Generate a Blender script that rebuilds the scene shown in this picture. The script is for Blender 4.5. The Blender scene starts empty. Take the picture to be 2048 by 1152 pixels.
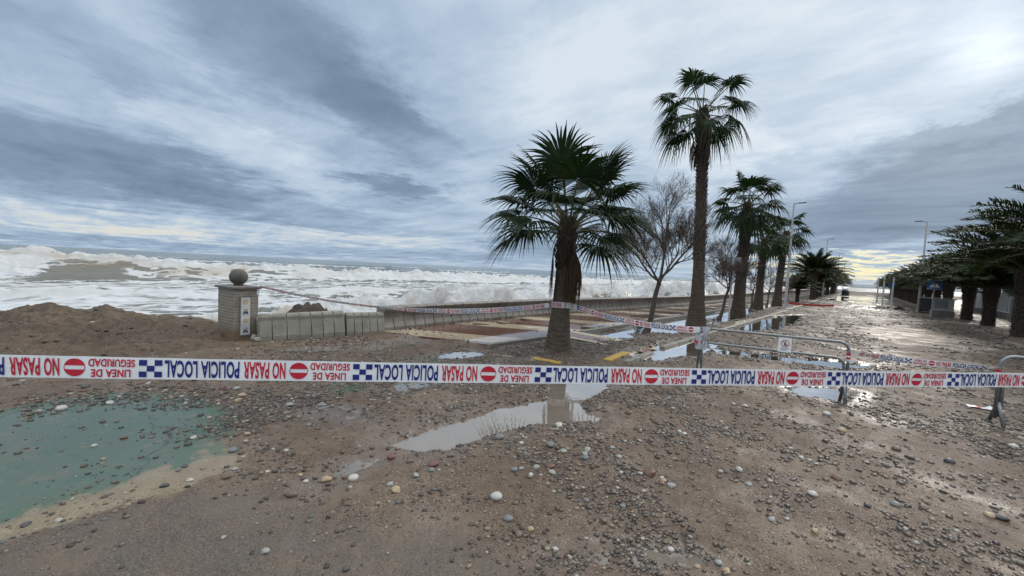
import bpy, bmesh, math, random
import numpy as np
from mathutils import Vector, Matrix

# ------------------------------------------------------------------ camera
FPX, EYE = 770.0, 1.8                       # focal length in px of the 2048 wide photo, eye height
ROLL = math.atan(.0495)
PITCH = math.atan((576 - (487 + .0495*1024))*math.cos(ROLL)/FPX)
def _lev(X0, Y0, Z0):
    c, s = math.cos(ROLL), math.sin(ROLL)
    X, Y = c*X0 - s*Y0, s*X0 + c*Y0
    c, s = math.cos(-PITCH), math.sin(-PITCH)
    return np.array([X, c*Z0 - s*Y, s*Z0 + c*Y])
_v = _lev((1725-1024)/FPX, -((487+.0495*1725)-576)/FPX, 1)
YAW = math.atan2(_v[0], _v[1])              # the road runs along +Y, the sea lies towards -X
def _dir(x, y, z):
    v = _lev(x, y, z); c, s = math.cos(YAW), math.sin(YAW)
    return np.array([c*v[0]-s*v[1], s*v[0]+c*v[1], v[2]])
def ray(px, py): return _dir((px-1024)/FPX, -(py-576)/FPX, 1)
def G(px, py, z=0.0):
    d = ray(px, py); t = (z-EYE)/d[2]
    return np.array([0, 0, EYE]) + t*d
def onX(px, py, X):
    d = ray(px, py); return np.array([0, 0, EYE]) + d*(X/d[0])
def atD(px, py, D): return np.array([0, 0, EYE]) + D*ray(px, py)

scene = bpy.context.scene
col = scene.collection
cam = bpy.data.cameras.new('camera'); camo = bpy.data.objects.new('camera', cam); col.objects.link(camo)
cam.sensor_fit = 'HORIZONTAL'; cam.sensor_width = 36; cam.lens = FPX/2048*36
cam.clip_start = .05; cam.clip_end = 20000
r_, u_, f_ = _dir(1, 0, 0), _dir(0, 1, 0), _dir(0, 0, 1)
camo.matrix_world = Matrix(((r_[0], u_[0], -f_[0], 0), (r_[1], u_[1], -f_[1], 0), (r_[2], u_[2], -f_[2], EYE), (0, 0, 0, 1)))
scene.camera = camo
scene.view_settings.view_transform = 'Standard'; scene.view_settings.look = 'None'
scene.view_settings.exposure = 0.0; scene.view_settings.gamma = 1
scene.cycles.max_bounces = 6; scene.cycles.transparent_max_bounces = 12
scene.cycles.use_denoising = True

# ------------------------------------------------------------------ sky
SUN = ray(1985, 75); SUN = SUN/np.linalg.norm(SUN)
SUN_EL, SUN_AZ = math.asin(SUN[2]), math.atan2(SUN[0], SUN[1])
world = bpy.data.worlds.new('World'); scene.world = world; world.use_nodes = True

class NT:
    """small helper that writes node trees"""
    def __init__(s, tree): s.t = tree; tree.nodes.clear()
    def n(s, kind, **kw):
        nd = s.t.nodes.new(kind)
        for k, v in kw.items(): setattr(nd, k, v)
        return nd
    def set(s, sock, v):
        if v is None: return
        if isinstance(v, bpy.types.NodeSocket): s.t.links.new(v, sock)
        else: sock.default_value = v
    def m(s, op, a, b=None, c=None, clamp=False):
        nd = s.n('ShaderNodeMath', operation=op, use_clamp=clamp)
        for i, v in enumerate((a, b, c)):
            if v is not None: s.set(nd.inputs[i], v)
        return nd.outputs[0]
    def vm(s, op, a, b=None, out=0):
        nd = s.n('ShaderNodeVectorMath', operation=op)
        s.set(nd.inputs[0], a)
        if b is not None: s.set(nd.inputs[3 if op == 'SCALE' else 1], b)
        return nd.outputs[1 if op in ('DOT_PRODUCT', 'LENGTH') else 0]
    def sstep(s, x, lo, hi, o0=0.0, o1=1.0):
        nd = s.n('ShaderNodeMapRange', interpolation_type='SMOOTHSTEP')
        s.set(nd.inputs[0], x); s.set(nd.inputs[1], lo); s.set(nd.inputs[2], hi); s.set(nd.inputs[3], o0); s.set(nd.inputs[4], o1)
        return nd.outputs[0]
    def lin(s, x, lo, hi, o0=0.0, o1=1.0):
        nd = s.n('ShaderNodeMapRange'); nd.clamp = True
        s.set(nd.inputs[0], x); s.set(nd.inputs[1], lo); s.set(nd.inputs[2], hi); s.set(nd.inputs[3], o0); s.set(nd.inputs[4], o1)
        return nd.outputs[0]
    def noise(s, vec, scale, detail=4, rough=.55, dist=0, out=0, dim='3D'):
        nd = s.n('ShaderNodeTexNoise', noise_dimensions=dim)
        s.set(nd.inputs['Vector'], vec); s.set(nd.inputs['Scale'], scale); s.set(nd.inputs['Detail'], detail)
        s.set(nd.inputs['Roughness'], rough); s.set(nd.inputs['Distortion'], dist)
        return nd.outputs[out]
    def voro(s, vec, scale, feature='F1', out='Distance', rnd=1.0):
        nd = s.n('ShaderNodeTexVoronoi', feature=feature)
        s.set(nd.inputs['Vector'], vec); s.set(nd.inputs['Scale'], scale); s.set(nd.inputs['Randomness'], rnd)
        return nd.outputs[out]
    def mapv(s, vec, loc=(0,0,0), rot=(0,0,0), scale=(1,1,1)):
        nd = s.n('ShaderNodeMapping'); s.set(nd.inputs[0], vec)
        nd.inputs[1].default_value = loc; nd.inputs[2].default_value = rot; nd.inputs[3].default_value = scale
        return nd.outputs[0]
    def mix(s, f, a, b, blend='MIX'):
        nd = s.n('ShaderNodeMix', data_type='RGBA', blend_type=blend)
        s.set(nd.inputs[0], f)
        for i, v in ((6, a), (7, b)):
            if isinstance(v, tuple) and len(v) == 3: v = v + (1,)
            s.set(nd.inputs[i], v)
        return nd.outputs[2]
    def ramp(s, x, stops, interp='LINEAR'):
        nd = s.n('ShaderNodeValToRGB'); cr = nd.color_ramp; cr.interpolation = interp
        while len(cr.elements) > 1: cr.elements.remove(cr.elements[-1])
        cr.elements[0].position = stops[0][0]; cr.elements[0].color = tuple(stops[0][1]) + (1,)
        for p, c in stops[1:]:
            e = cr.elements.new(p); e.color = tuple(c) + (1,)
        s.set(nd.inputs[0], x); return nd.outputs[0]
    def attr(s, name, out=2): return s.n('ShaderNodeAttribute', attribute_name=name).outputs[out]
    def obj(s): return s.n('ShaderNodeTexCoord').outputs['Object']
    def pos(s): return s.n('ShaderNodeNewGeometry').outputs['Position']
    def bump(s, h, strength=.5, dist=.02, normal=None):
        nd = s.n('ShaderNodeBump'); s.set(nd.inputs['Strength'], strength); s.set(nd.inputs['Distance'], dist)
        s.set(nd.inputs['Height'], h)
        if normal is not None: s.set(nd.inputs['Normal'], normal)
        return nd.outputs[0]

w = NT(world.node_tree)
D = w.vm('NORMALIZE', w.n('ShaderNodeTexCoord').outputs['Generated'])
sep = w.n('ShaderNodeSeparateXYZ'); w.set(sep.inputs[0], D)
dx, dy, dz = sep.outputs
zz = w.m('ADD', w.m('MAXIMUM', dz, 0.0), .055)
flat = w.n('ShaderNodeCombineXYZ'); w.set(flat.inputs[0], w.m('DIVIDE', dx, zz)); w.set(flat.inputs[1], w.m('DIVIDE', dy, zz))
P = flat.outputs[0]                                   # the cloud deck seen as a flat layer
DEG = 57.29578
az = w.m('MULTIPLY', w.m('ARCTAN2', dx, dy), DEG); el = w.m('MULTIPLY', w.m('ARCSINE', dz), DEG)
warp = w.noise(w.mapv(P, rot=(0,0,.5), scale=(1,.7,1)), 1.3, 9, .68, 0, out=1)
ws = w.n('ShaderNodeSeparateXYZ'); w.set(ws.inputs[0], w.vm('SUBTRACT', warp, (.5,.5,.5)))
azw = w.m('ADD', az, w.m('MULTIPLY', ws.outputs[0], 26.0)); elw = w.m('ADD', el, w.m('MULTIPLY', ws.outputs[1], w.lin(el, 0, 14, 3.0, 12.0)))
n1 = w.noise(w.mapv(P, rot=(0,0,-.55), scale=(.75,1.2,1)), .66, 10, .62, .35)
n2 = w.noise(w.mapv(P, loc=(7,3,1), rot=(0,0,-.5), scale=(.45,1.6,1)), 1.9, 7, .62, .25)
n3 = w.noise(w.mapv(P, loc=(2,9,4), rot=(0,0,.6), scale=(.7,1.2,1)), 1.2, 6, .6, .3)
n4 = w.noise(w.mapv(P, loc=(5,1,2), rot=(0,0,-.4), scale=(.75,1.25,1)), 4.2, 7, .62, .2)
t = w.m('ADD', .74, w.m('MULTIPLY', w.m('SUBTRACT', n1, .5), .42))
t = w.m('ADD', t, w.m('MULTIPLY', w.m('SUBTRACT', n2, .5), w.lin(el, 3, 22, .46, .20)))
t = w.m('ADD', t, w.m('MULTIPLY', w.m('SUBTRACT', n3, .5), .34))
t = w.m('ADD', t, w.m('MULTIPLY', w.m('SUBTRACT', n4, .5), w.lin(el, 6, 22, .10, .24)))
# banks of thicker and thinner cloud: azimuth, elevation, half sizes, tilt (degrees), amount
BANKS = [(-72, 24.0, 18, 6.5, -14, -.34), (-60, 19, 13, 5.0, -26, -.26), (-92, 8.5, 17, 4.6, -2, -.36), (-78, 7.0, 18, 2.6, -6, -.22), (-92, 17, 10, 3, -10, -.12),
         (-58, 11.0, 9.0, 1.9, 4, -.42), (-60, 8.6, 9, 1.0, 0, -.14), (-20, 25, 30, 12, 0, .30), (-44, 30, 18, 8, 0, .06),
         (6, 9.5, 18, 4.8, 8, -.44), (9, 15.0, 15, 2.2, 10, -.30), (2, 5.0, 16, 1.6, 2, -.20), (-16, 15, 8, 4, 20, .16),
         (-78, 14, 12, 3, -12, .20), (-87, 19, 10, 3, -15, -.16), (-52, 13, 6, 5, 0, .10),
         (-64, 3.6, 14, .6, 0, .14), (-88, 2.0, 11, .5, 0, .14), (-55, 1.5, 24, 1.0, 0, -.16), (-75, 4.2, 24, 1.3, 0, -.06), (-84, .8, 22, .6, 0, -.10), (-80, 2.6, 30, 1.6, 0, .10), (-38, 3.4, 9, 1.6, 0, -.30),
         (-1, 3.0, 12, .42, 0, .34), (-2, 1.8, 11, .40, 0, .34), (-3, .75, 10, .3, 0, .22), (-85, .6, 20, .5, 0, -.10), (4, 19, 12, 3.0, 8, .12)]
for a0, e0, ra, re, tilt, amt in BANKS:
    amt *= .76
    c, s_ = math.cos(math.radians(tilt)), math.sin(math.radians(tilt))
    A = w.m('SUBTRACT', azw, a0); E_ = w.m('SUBTRACT', elw, e0)
    qa = w.m('ADD', w.m('MULTIPLY', A, c/ra), w.m('MULTIPLY', E_, s_/ra))
    qe = w.m('ADD', w.m('MULTIPLY', A, -s_/re), w.m('MULTIPLY', E_, c/re))
    q = w.m('ADD', w.m('MULTIPLY', qa, qa), w.m('MULTIPLY', qe, qe))
    t = w.m('ADD', t, w.m('MULTIPLY', w.sstep(q, 0.15, 1.25, 1.0, 0.0), amt))
cloud = w.ramp(t, [(0.0, (.125,.180,.255)), (.24, (.168,.240,.340)), (.48, (.245,.335,.450)), (.68, (.375,.490,.630)), (.86, (.535,.640,.765)), (1.0, (.70,.785,.865))])
warm = w.m('MULTIPLY', w.sstep(el, 1.0, 7.5, 1.0, 0.0), w.sstep(t, .72, 1.02))
warmc = w.mix(w.sstep(az, -50, -8), (.74,.73,.66), (.95,.88,.55))
cloud = w.mix(warm, cloud, warmc)
sky = w.n('ShaderNodeTexSky', sky_type='NISHITA'); sky.sun_disc = False; sky.sun_elevation = SUN_EL; sky.sun_rotation = SUN_AZ
sky.air_density = 1.0; sky.dust_density = 2.0
nish = w.vm('SCALE', sky.outputs[0], .07)
thin = w.sstep(t, .78, 1.15, .01, .03)                 # thin places let the clear sky through
c1 = w.mix(thin, cloud, nish)
glow = w.vm('DOT_PRODUCT', D, tuple(SUN))
gl = w.m('ADD', w.m('MULTIPLY', w.m('POWER', w.m('MAXIMUM', glow, 0), 700.0), .34), w.m('MULTIPLY', w.m('POWER', w.m('MAXIMUM', glow, 0), 40.0), .13))
gl = w.m('MULTIPLY', gl, w.lin(n3, .3, .6, .6, 1.3))
c2 = w.mix(1.0, c1, w.vm('SCALE', (1.0,.98,.90), gl), 'ADD')
lift = w.mix(w.sstep(el, 31, 62), (1,1,1), (4.5,3.85,3.25))      # overcast brightens overhead; unseen upper sky boosted further and warmed as fill light
rear = w.mix(w.sstep(w.vm('DOT_PRODUCT', D, (-.67,.74,0)), -.5, .35), (1.15,1.10,1.05), (1,1,1))  # sky behind the camera brightened and warmed as added fill
c3 = w.mix(1.0, w.mix(1.0, c2, lift, 'MULTIPLY'), rear, 'MULTIPLY')
bg = w.n('ShaderNodeBackground'); w.set(bg.inputs[0], c3); bg.inputs[1].default_value = 1.0
wo = w.n('ShaderNodeOutputWorld'); w.t.links.new(bg.outputs[0], wo.inputs[0])

sl = bpy.data.lights.new('sun', 'SUN'); sl.energy = 1.5; sl.angle = math.radians(12); sl.color = (1, .95, .86)
slo = bpy.data.objects.new('sun', sl); col.objects.link(slo)
slo.rotation_euler = Vector(tuple(SUN)).to_track_quat('Z', 'Y').to_euler()

# ------------------------------------------------------------------ helpers
rng = np.random.default_rng(7); rnd = random.Random(7)
def mesh_obj(name, V, F, mats, parent=None, smooth=False, midx=None, attrs=None):
    """one mesh object from vertices and faces (F: list of tuples, or an (n,k) array)"""
    me = bpy.data.meshes.new(name)
    if isinstance(F, np.ndarray):
        V = np.asarray(V, np.float32); n, k = F.shape
        me.vertices.add(len(V)); me.vertices.foreach_set('co', V.ravel())
        me.loops.add(n*k); me.loops.foreach_set('vertex_index', F.astype(np.int32).ravel())
        me.polygons.add(n); me.polygons.foreach_set('loop_start', np.arange(0, n*k, k, dtype=np.int32))
        me.update(calc_edges=True)
    else:
        me.from_pydata([tuple(map(float, v)) for v in V], [], [tuple(map(int, f)) for f in F]); me.update()
    for m in (mats if isinstance(mats, (list, tuple)) else [mats]): me.materials.append(m)
    if midx is not None: me.polygons.foreach_set('material_index', np.asarray(midx, np.int32))
    if smooth: me.polygons.foreach_set('use_smooth', np.ones(len(me.polygons), bool))
    for k, v in (attrs or {}).items():
        a = me.attributes.new(k, 'FLOAT', 'POINT'); a.data.foreach_set('value', np.asarray(v, np.float32))
    o = bpy.data.objects.new(name, me); col.objects.link(o)
    if parent is not None: o.parent = parent
    return o
def tag(o, label=None, cat=None, group=None, kind=None):
    if label: o['label'] = label
    if cat: o['category'] = cat
    if group: o['group'] = group
    if kind: o['kind'] = kind
    return o
def thing(name, label, cat, loc=(0,0,0), rz=0, group=None):
    o = bpy.data.objects.new(name, None); col.objects.link(o); o.location = tuple(map(float, loc)); o.rotation_euler = (0, 0, rz)
    return tag(o, label, cat, group)
def copy_tree(o, parent=None):
    c = o.copy(); col.objects.link(c); c.parent = parent
    for ch in list(o.children): copy_tree(ch, c)
    return c
class MB:
    """collects boxes, tubes and lathes into one vertex and face list"""
    def __init__(s): s.V = []; s.F = []; s.M = []
    def add(s, V, F, m=0):
        b = len(s.V); s.V += [tuple(v) for v in V]; s.F += [tuple(i+b for i in f) for f in F]; s.M += [m]*len(F)
    def box(s, c, sz, m=0, rz=0, bev=0.0, tilt=None):
        x, y, z = [v/2 for v in sz]
        if bev <= 0:
            V = [(-x,-y,-z),(x,-y,-z),(x,y,-z),(-x,y,-z),(-x,-y,z),(x,-y,z),(x,y,z),(-x,y,z)]
            F = [(3,2,1,0),(4,5,6,7),(0,1,5,4),(1,2,6,5),(2,3,7,6),(3,0,4,7)]
        else:
            bm = bmesh.new(); bmesh.ops.create_cube(bm, size=1)
            for v in bm.verts: v.co = Vector((v.co.x*2*x, v.co.y*2*y, v.co.z*2*z))
            bmesh.ops.bevel(bm, geom=bm.edges[:], offset=bev, segments=2, affect='EDGES', profile=.5)
            bm.verts.ensure_lookup_table(); V = [tuple(v.co) for v in bm.verts]; F = [tuple(v.index for v in f.verts) for f in bm.faces]; bm.free()
        Mx = Matrix.Rotation(rz, 4, 'Z')
        if tilt is not None: Mx = Mx @ Matrix.Rotation(tilt, 4, 'Y')
        s.add([tuple(Mx @ Vector(v) + Vector(tuple(map(float, c)))) for v in V], F, m)
    def tube(s, pts, rad, n=8, m=0, cap=True):
        pts = [Vector(tuple(map(float, p))) for p in pts]; k = len(pts)
        rad = [rad]*k if not hasattr(rad, '__len__') else rad
        V, F = [], []; ref = None
        for i, p in enumerate(pts):
            tn = (pts[min(i+1, k-1)] - pts[max(i-1, 0)]).normalized()
            if ref is None: ref = Vector((0,0,1)) if abs(tn.z) < .9 else Vector((1,0,0))
            a = tn.cross(ref); a = a.normalized() if a.length > 1e-6 else tn.orthogonal().normalized(); b = tn.cross(a).normalized(); ref = a.cross(tn)
            for j in range(n):
                th = 2*math.pi*j/n; V.append(tuple(p + (a*math.cos(th) + b*math.sin(th))*rad[i]))
        for i in range(k-1):
            for j in range(n):
                j2 = (j+1) % n; F.append((i*n+j, i*n+j2, (i+1)*n+j2, (i+1)*n+j))
        if cap and n > 2: F.append(tuple(range(n-1, -1, -1))); F.append(tuple((k-1)*n+j for j in range(n)))
        s.add(V, F, m)
    def lathe(s, prof, n=24, m=0, c=(0,0,0), fn=None):
        V, F = [], []
        for i, (r, z) in enumerate(prof):
            for j in range(n):
                th = 2*math.pi*j/n; rr = r*(fn(th, z) if fn else 1)
                V.append((c[0]+rr*math.cos(th), c[1]+rr*math.sin(th), c[2]+z))
        for i in range(len(prof)-1):
            for j in range(n):
                j2 = (j+1) % n; F.append((i*n+j, i*n+j2, (i+1)*n+j2, (i+1)*n+j))
        F.append(tuple(range(n-1, -1, -1))); F.append(tuple((len(prof)-1)*n+j for j in range(n)))
        s.add(V, F, m)
    def build(s, name, mats, parent=None, smooth=False): return mesh_obj(name, s.V, s.F, mats, parent, smooth, s.M)

def _hash(ix, iy, seed):
    h = (ix.astype(np.int64)*374761393 + iy.astype(np.int64)*668265263 + seed*974634777) & 0xffffffff
    h = ((h ^ (h >> 13))*1274126177) & 0xffffffff
    return ((h ^ (h >> 16)) & 0xffff)/65535.0
def vnoise(x, y, seed=0):
    ix, iy = np.floor(x), np.floor(y); fx, fy = x-ix, y-iy
    fx = fx*fx*fx*(fx*(fx*6-15)+10); fy = fy*fy*fy*(fy*(fy*6-15)+10)
    a, b, c, d = _hash(ix, iy, seed), _hash(ix+1, iy, seed), _hash(ix, iy+1, seed), _hash(ix+1, iy+1, seed)
    return (a*(1-fx)+b*fx)*(1-fy) + (c*(1-fx)+d*fx)*fy
def fbm(x, y, seed=0, oct=4, gain=.5):
    s, a, tot = 0, 1.0, 0
    for i in range(oct):
        s = s + a*vnoise(x*2**i + i*17.3, y*2**i - i*9.1, seed+i); tot += a; a *= gain
    return s/tot
def ss(x, lo, hi):
    t = np.clip((x-lo)/(hi-lo), 0, 1); return t*t*(3-2*t)
def sdf(x, y, poly):
    """signed distance to a polygon, positive inside"""
    d2 = np.full(x.shape, 1e9); ins = np.zeros(x.shape, bool); n = len(poly)
    for i in range(n):
        ax, ay = poly[i][:2]; bx, by = poly[(i+1) % n][:2]
        ex, ey = bx-ax, by-ay; wx, wy = x-ax, y-ay
        h = np.clip((wx*ex+wy*ey)/(ex*ex+ey*ey+1e-12), 0, 1)
        d2 = np.minimum(d2, (wx-ex*h)**2 + (wy-ey*h)**2)
        c = ((ay > y) != (by > y)) & (x < (bx-ax)*(y-ay)/((by-ay) if abs(by-ay) > 1e-9 else 1e-9) + ax)
        ins ^= c
    return np.where(ins, 1, -1)*np.sqrt(d2)

# ------------------------------------------------------------------ materials
def mat(name, fn):
    m = bpy.data.materials.new(name); m.use_nodes = True; nt = NT(m.node_tree)
    out = nt.n('ShaderNodeOutputMaterial'); sh = fn(nt); nt.t.links.new(sh, out.inputs[0]); return m
def pbsdf(nt, colr, rough=.6, normal=None, metal=0, spec=.5, trans=None, coat=None):
    b = nt.n('ShaderNodeBsdfPrincipled')
    if isinstance(colr, tuple) and len(colr) == 3: colr = colr + (1,)
    nt.set(b.inputs['Base Color'], colr); nt.set(b.inputs['Roughness'], rough); nt.set(b.inputs['Metallic'], metal)
    nt.set(b.inputs['Specular IOR Level'], spec)
    if normal is not None: nt.set(b.inputs['Normal'], normal)
    return b.outputs[0]
def mottled(name, a, b, scale=6, rough=.7, bump=.3, bdist=.01, detail=6, metal=0, spec=.4, rough2=None):
    def fn(nt):
        p = nt.obj(); n = nt.noise(p, scale, detail, .6); n2 = nt.noise(p, scale*7, 3, .6)
        c = nt.mix(nt.lin(n, .3, .7), a, b)
        c = nt.mix(nt.lin(n2, .35, .75, 0, .35), c, tuple(v*.6 for v in a))
        return pbsdf(nt, c, rough if rough2 is None else nt.lin(n, .3, .7, rough, rough2), nt.bump(nt.m('ADD', n, n2), bump, bdist), metal, spec)
    return mat(name, fn)

def fn_ground(nt):
    p = nt.pos()
    wet, paint, tan, asph, sand = (nt.attr(k) for k in ('wet', 'paint', 'tan', 'asphalt', 'sand'))
    nA = nt.noise(p, .55, 6, .62); nB = nt.noise(p, 5.0, 6, .65); nC = nt.noise(p, 38, 4, .7)
    base = nt.mix(nt.lin(nA, .32, .68), (.128,.092,.068), (.215,.160,.117))
    base = nt.mix(nt.lin(nB, .35, .70, 0, .55), base, (.062,.046,.035))
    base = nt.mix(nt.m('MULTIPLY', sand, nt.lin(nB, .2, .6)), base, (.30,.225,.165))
    v1 = nt.voro(p, 75, out='Color'); vd1 = nt.voro(p, 75)
    vs = nt.n('ShaderNodeSeparateColor'); nt.set(vs.inputs[0], v1)
    grit = nt.ramp(vs.outputs[0], [(0, (.05,.038,.030)), (.35, (.13,.095,.068)), (.6, (.24,.185,.14)), (.8, (.15,.085,.062)), (.92, (.42,.37,.30))], 'CONSTANT')
    gm = nt.m('MULTIPLY', nt.m('LESS_THAN', vd1, .42), nt.sstep(nt.noise(p, 1.7, 5, .7), .38, .56))
    gm = nt.m('MULTIPLY', gm, nt.m('SUBTRACT', 1.0, nt.m('MULTIPLY', paint, .9)))
    base = nt.mix(nt.m('MULTIPLY', gm, .9), base, grit)
    v2 = nt.voro(p, 190, out='Color'); vs2 = nt.n('ShaderNodeSeparateColor'); nt.set(vs2.inputs[0], v2)
    asp = nt.ramp(vs2.outputs[0], [(0, (.045,.039,.034)), (.5, (.085,.075,.065)), (.85, (.13,.115,.098)), (.985, (.30,.275,.24))], 'CONSTANT')
    base = nt.mix(nt.m('MULTIPLY', asph, nt.sstep(nB, .30, .58, .45, 1.0)), base, nt.mix(nt.lin(nA, .3, .7, .25, .6), asp, (.19,.155,.125)))
    # painted court: sand coloured underlayer, green coat worn through in patches, silt washed over
    tn = nt.mix(nt.lin(nB, .3, .7), (.205,.165,.115), (.29,.238,.168)); tn = nt.mix(nt.lin(nC, .45, .7, 0, .6), tn, (.15,.12,.085))
    base = nt.mix(nt.sstep(nt.m('ADD', tan, nt.m('MULTIPLY', nt.m('SUBTRACT', nt.noise(p, 2.4, 11, .72), .5), 1.5)), .40, .66), base, tn)
    gr = nt.mix(nt.lin(nA, .3, .7), (.055,.100,.070), (.090,.138,.100)); gr = nt.mix(nt.lin(nB, .38, .72, 0, .55), gr, (.095,.112,.082))
    pm = nt.m('ADD', paint, nt.m('MULTIPLY', nt.m('SUBTRACT', nt.noise(p, 2.6, 12, .74), .5), 1.45)); pm = nt.m('SUBTRACT', pm, nt.m('MULTIPLY', nt.m('MULTIPLY', tan, nt.sstep(nt.noise(p, 1.3, 9, .7), .42, .58)), .6))
    silt = nt.sstep(nt.noise(nt.mapv(p, rot=(0,0,.5), scale=(.6,2.0,1)), 1.1, 8, .68), .50, .72); gr = nt.mix(nt.m('MULTIPLY', silt, .8), gr, (.135,.128,.100)); gr = nt.mix(nt.sstep(nt.noise(p, 4.5, 10, .72), .53, .66, 0, .7), gr, (.155,.145,.105)); gr = nt.mix(nt.sstep(nt.noise(p, 2.2, 9, .7), .50, .70, 0, .6), gr, (.045,.098,.068)); ce = nt.voro(nt.vm('ADD', nt.mapv(p, rot=(0,0,.4), scale=(.55,.8,1)), nt.vm('SCALE', nt.noise(p, 2.5, 6, .65, out=1), .35)), 1.0, 'DISTANCE_TO_EDGE'); gr = nt.mix(nt.sstep(ce, .002, .014, .75, 0.0), gr, (.03,.04,.032)); gr = nt.mix(nt.sstep(nt.noise(p, 7.5, 9, .75), .56, .68, 0, .75), gr, (.175,.150,.108)); base = nt.mix(nt.sstep(pm, .40, .62), base, gr)
    wn = nt.m('ADD', wet, nt.m('MULTIPLY', nt.m('SUBTRACT', nt.noise(p, 1.1, 7, .64), .5), 1.3))
    wetm = nt.sstep(wn, .25, .85)
    base = nt.mix(wetm, base, nt.mix(1.0, base, (.80,.78,.76), 'MULTIPLY'))
    rough = nt.m('ADD', nt.lin(wetm, 0, 1, .60, .23), nt.lin(nC, .3, .7, -.03, .10))
    h = nt.m('ADD', nt.m('MULTIPLY', nC, .5), nt.m('MULTIPLY', nt.m('SUBTRACT', 1.0, vd1), gm))
    h = nt.m('ADD', h, nt.m('MULTIPLY', nt.noise(p, 140, 2, .5), .35))
    bs = nt.m('MULTIPLY', nt.lin(wetm, 0, 1, 1.0, .22), nt.lin(paint, .3, .9, 1.0, .25))
    v3 = nt.voro(p, 22); h = nt.m('ADD', h, nt.m('MULTIPLY', nt.noise(p, 11, 5, .7), 1.2)); h = nt.m('ADD', h, nt.m('MULTIPLY', nt.m('SUBTRACT', 1.0, v3), nt.m('MULTIPLY', gm, 1.2)))
    return pbsdf(nt, base, rough, nt.bump(h, bs, .016), spec=nt.lin(wetm, .2, 1, .14, .5))
M_ground = mat('wet_silt_and_grit', fn_ground)
def fn_water(nt):
    p = nt.pos(); b = nt.bump(nt.noise(nt.mapv(p, scale=(1,1,1)), 3.2, 3, .5), .035, .05)
    fr = nt.n('ShaderNodeFresnel'); nt.set(fr.inputs[0], 1.33); nt.set(fr.inputs[1], b)
    g = nt.n('ShaderNodeBsdfGlossy'); nt.set(g.inputs['Roughness'], .02); nt.set(g.inputs['Normal'], b); nt.set(g.inputs[0], (1,1,1,1))
    tr = nt.n('ShaderNodeBsdfTransparent'); nt.set(tr.inputs[0], (.80,.74,.66,1))
    df = nt.n('ShaderNodeBsdfDiffuse'); nt.set(df.inputs[0], (.33,.285,.235,1)); mu = nt.n('ShaderNodeMixShader'); nt.set(mu.inputs[0], nt.lin(nt.noise(p, .8, 4, .6), .3, .7, .35, .65)); nt.t.links.new(tr.outputs[0], mu.inputs[1]); nt.t.links.new(df.outputs[0], mu.inputs[2])
    mx = nt.n('ShaderNodeMixShader'); nt.set(mx.inputs[0], nt.m('MINIMUM', nt.m('MULTIPLY', fr.outputs[0], 2.5), .92)); nt.t.links.new(mu.outputs[0], mx.inputs[1]); nt.t.links.new(g.outputs[0], mx.inputs[2])
    return mx.outputs[0]
M_water = mat('standing_water', fn_water)
def fn_sea(nt):
    p = nt.pos(); foam, brown = nt.attr('foam'), nt.attr('brown')
    q = nt.mapv(p, scale=(.55,.20,.6))
    nA = nt.noise(q, 1.0, 8, .66, .6); nB = nt.noise(nt.mapv(p, scale=(1.6,.55,1.4)), 1.3, 7, .68, .9)
    vor = nt.voro(nt.vm('ADD', nt.mapv(p, scale=(.9,.33,.8)), nt.vm('SCALE', nt.noise(p, .8, 5, .6, out=1), 1.3)), 1.0, 'DISTANCE_TO_EDGE')
    web = nt.sstep(vor, .02, .22, 1.0, 0.0)
    x = nt.m('ADD', foam, nt.m('MULTIPLY', nt.m('SUBTRACT', nA, .5), .95))
    x = nt.m('ADD', x, nt.m('MULTIPLY', nt.m('SUBTRACT', nB, .5), .60)); x = nt.m('ADD', x, nt.m('MULTIPLY', nt.m('MULTIPLY', web, .30), nt.lin(foam, .03, .3)))
    f = nt.sstep(x, .42, .66)
    wcol = nt.mix(brown, (.080,.095,.088), (.125,.105,.075))
    fcol = nt.mix(nt.lin(nB, .3, .7), (.40,.43,.46), (.62,.64,.66)); fcol = nt.mix(nt.m('MULTIPLY', brown, nt.lin(nA, .35, .65, .95, .25)), fcol, (.36,.32,.265))
    c = nt.mix(f, wcol, fcol)
    hb = nt.m('ADD', nt.m('MULTIPLY', nA, .7), nt.m('MULTIPLY', nB, .5))
    return pbsdf(nt, c, nt.m('MAXIMUM', nt.lin(f, 0, 1, .16, .8), nt.m('MULTIPLY', brown, .45)), nt.bump(hb, .7, .35), spec=.5)
M_sea = mat('sea_water_and_foam', fn_sea)
def fn_spray(nt):
    c = nt.mix(nt.n('ShaderNodeNewGeometry').outputs['Random Per Island'], (.50,.47,.43), (.68,.675,.66)); d = nt.n('ShaderNodeBsdfDiffuse'); nt.set(d.inputs[0], c)
    tr = nt.n('ShaderNodeBsdfTranslucent'); nt.set(tr.inputs[0], c); mx = nt.n('ShaderNodeMixShader'); nt.set(mx.inputs[0], .45); nt.t.links.new(d.outputs[0], mx.inputs[1]); nt.t.links.new(tr.outputs[0], mx.inputs[2]); return mx.outputs[0]
M_spray = mat('sea_spray', fn_spray)
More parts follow.
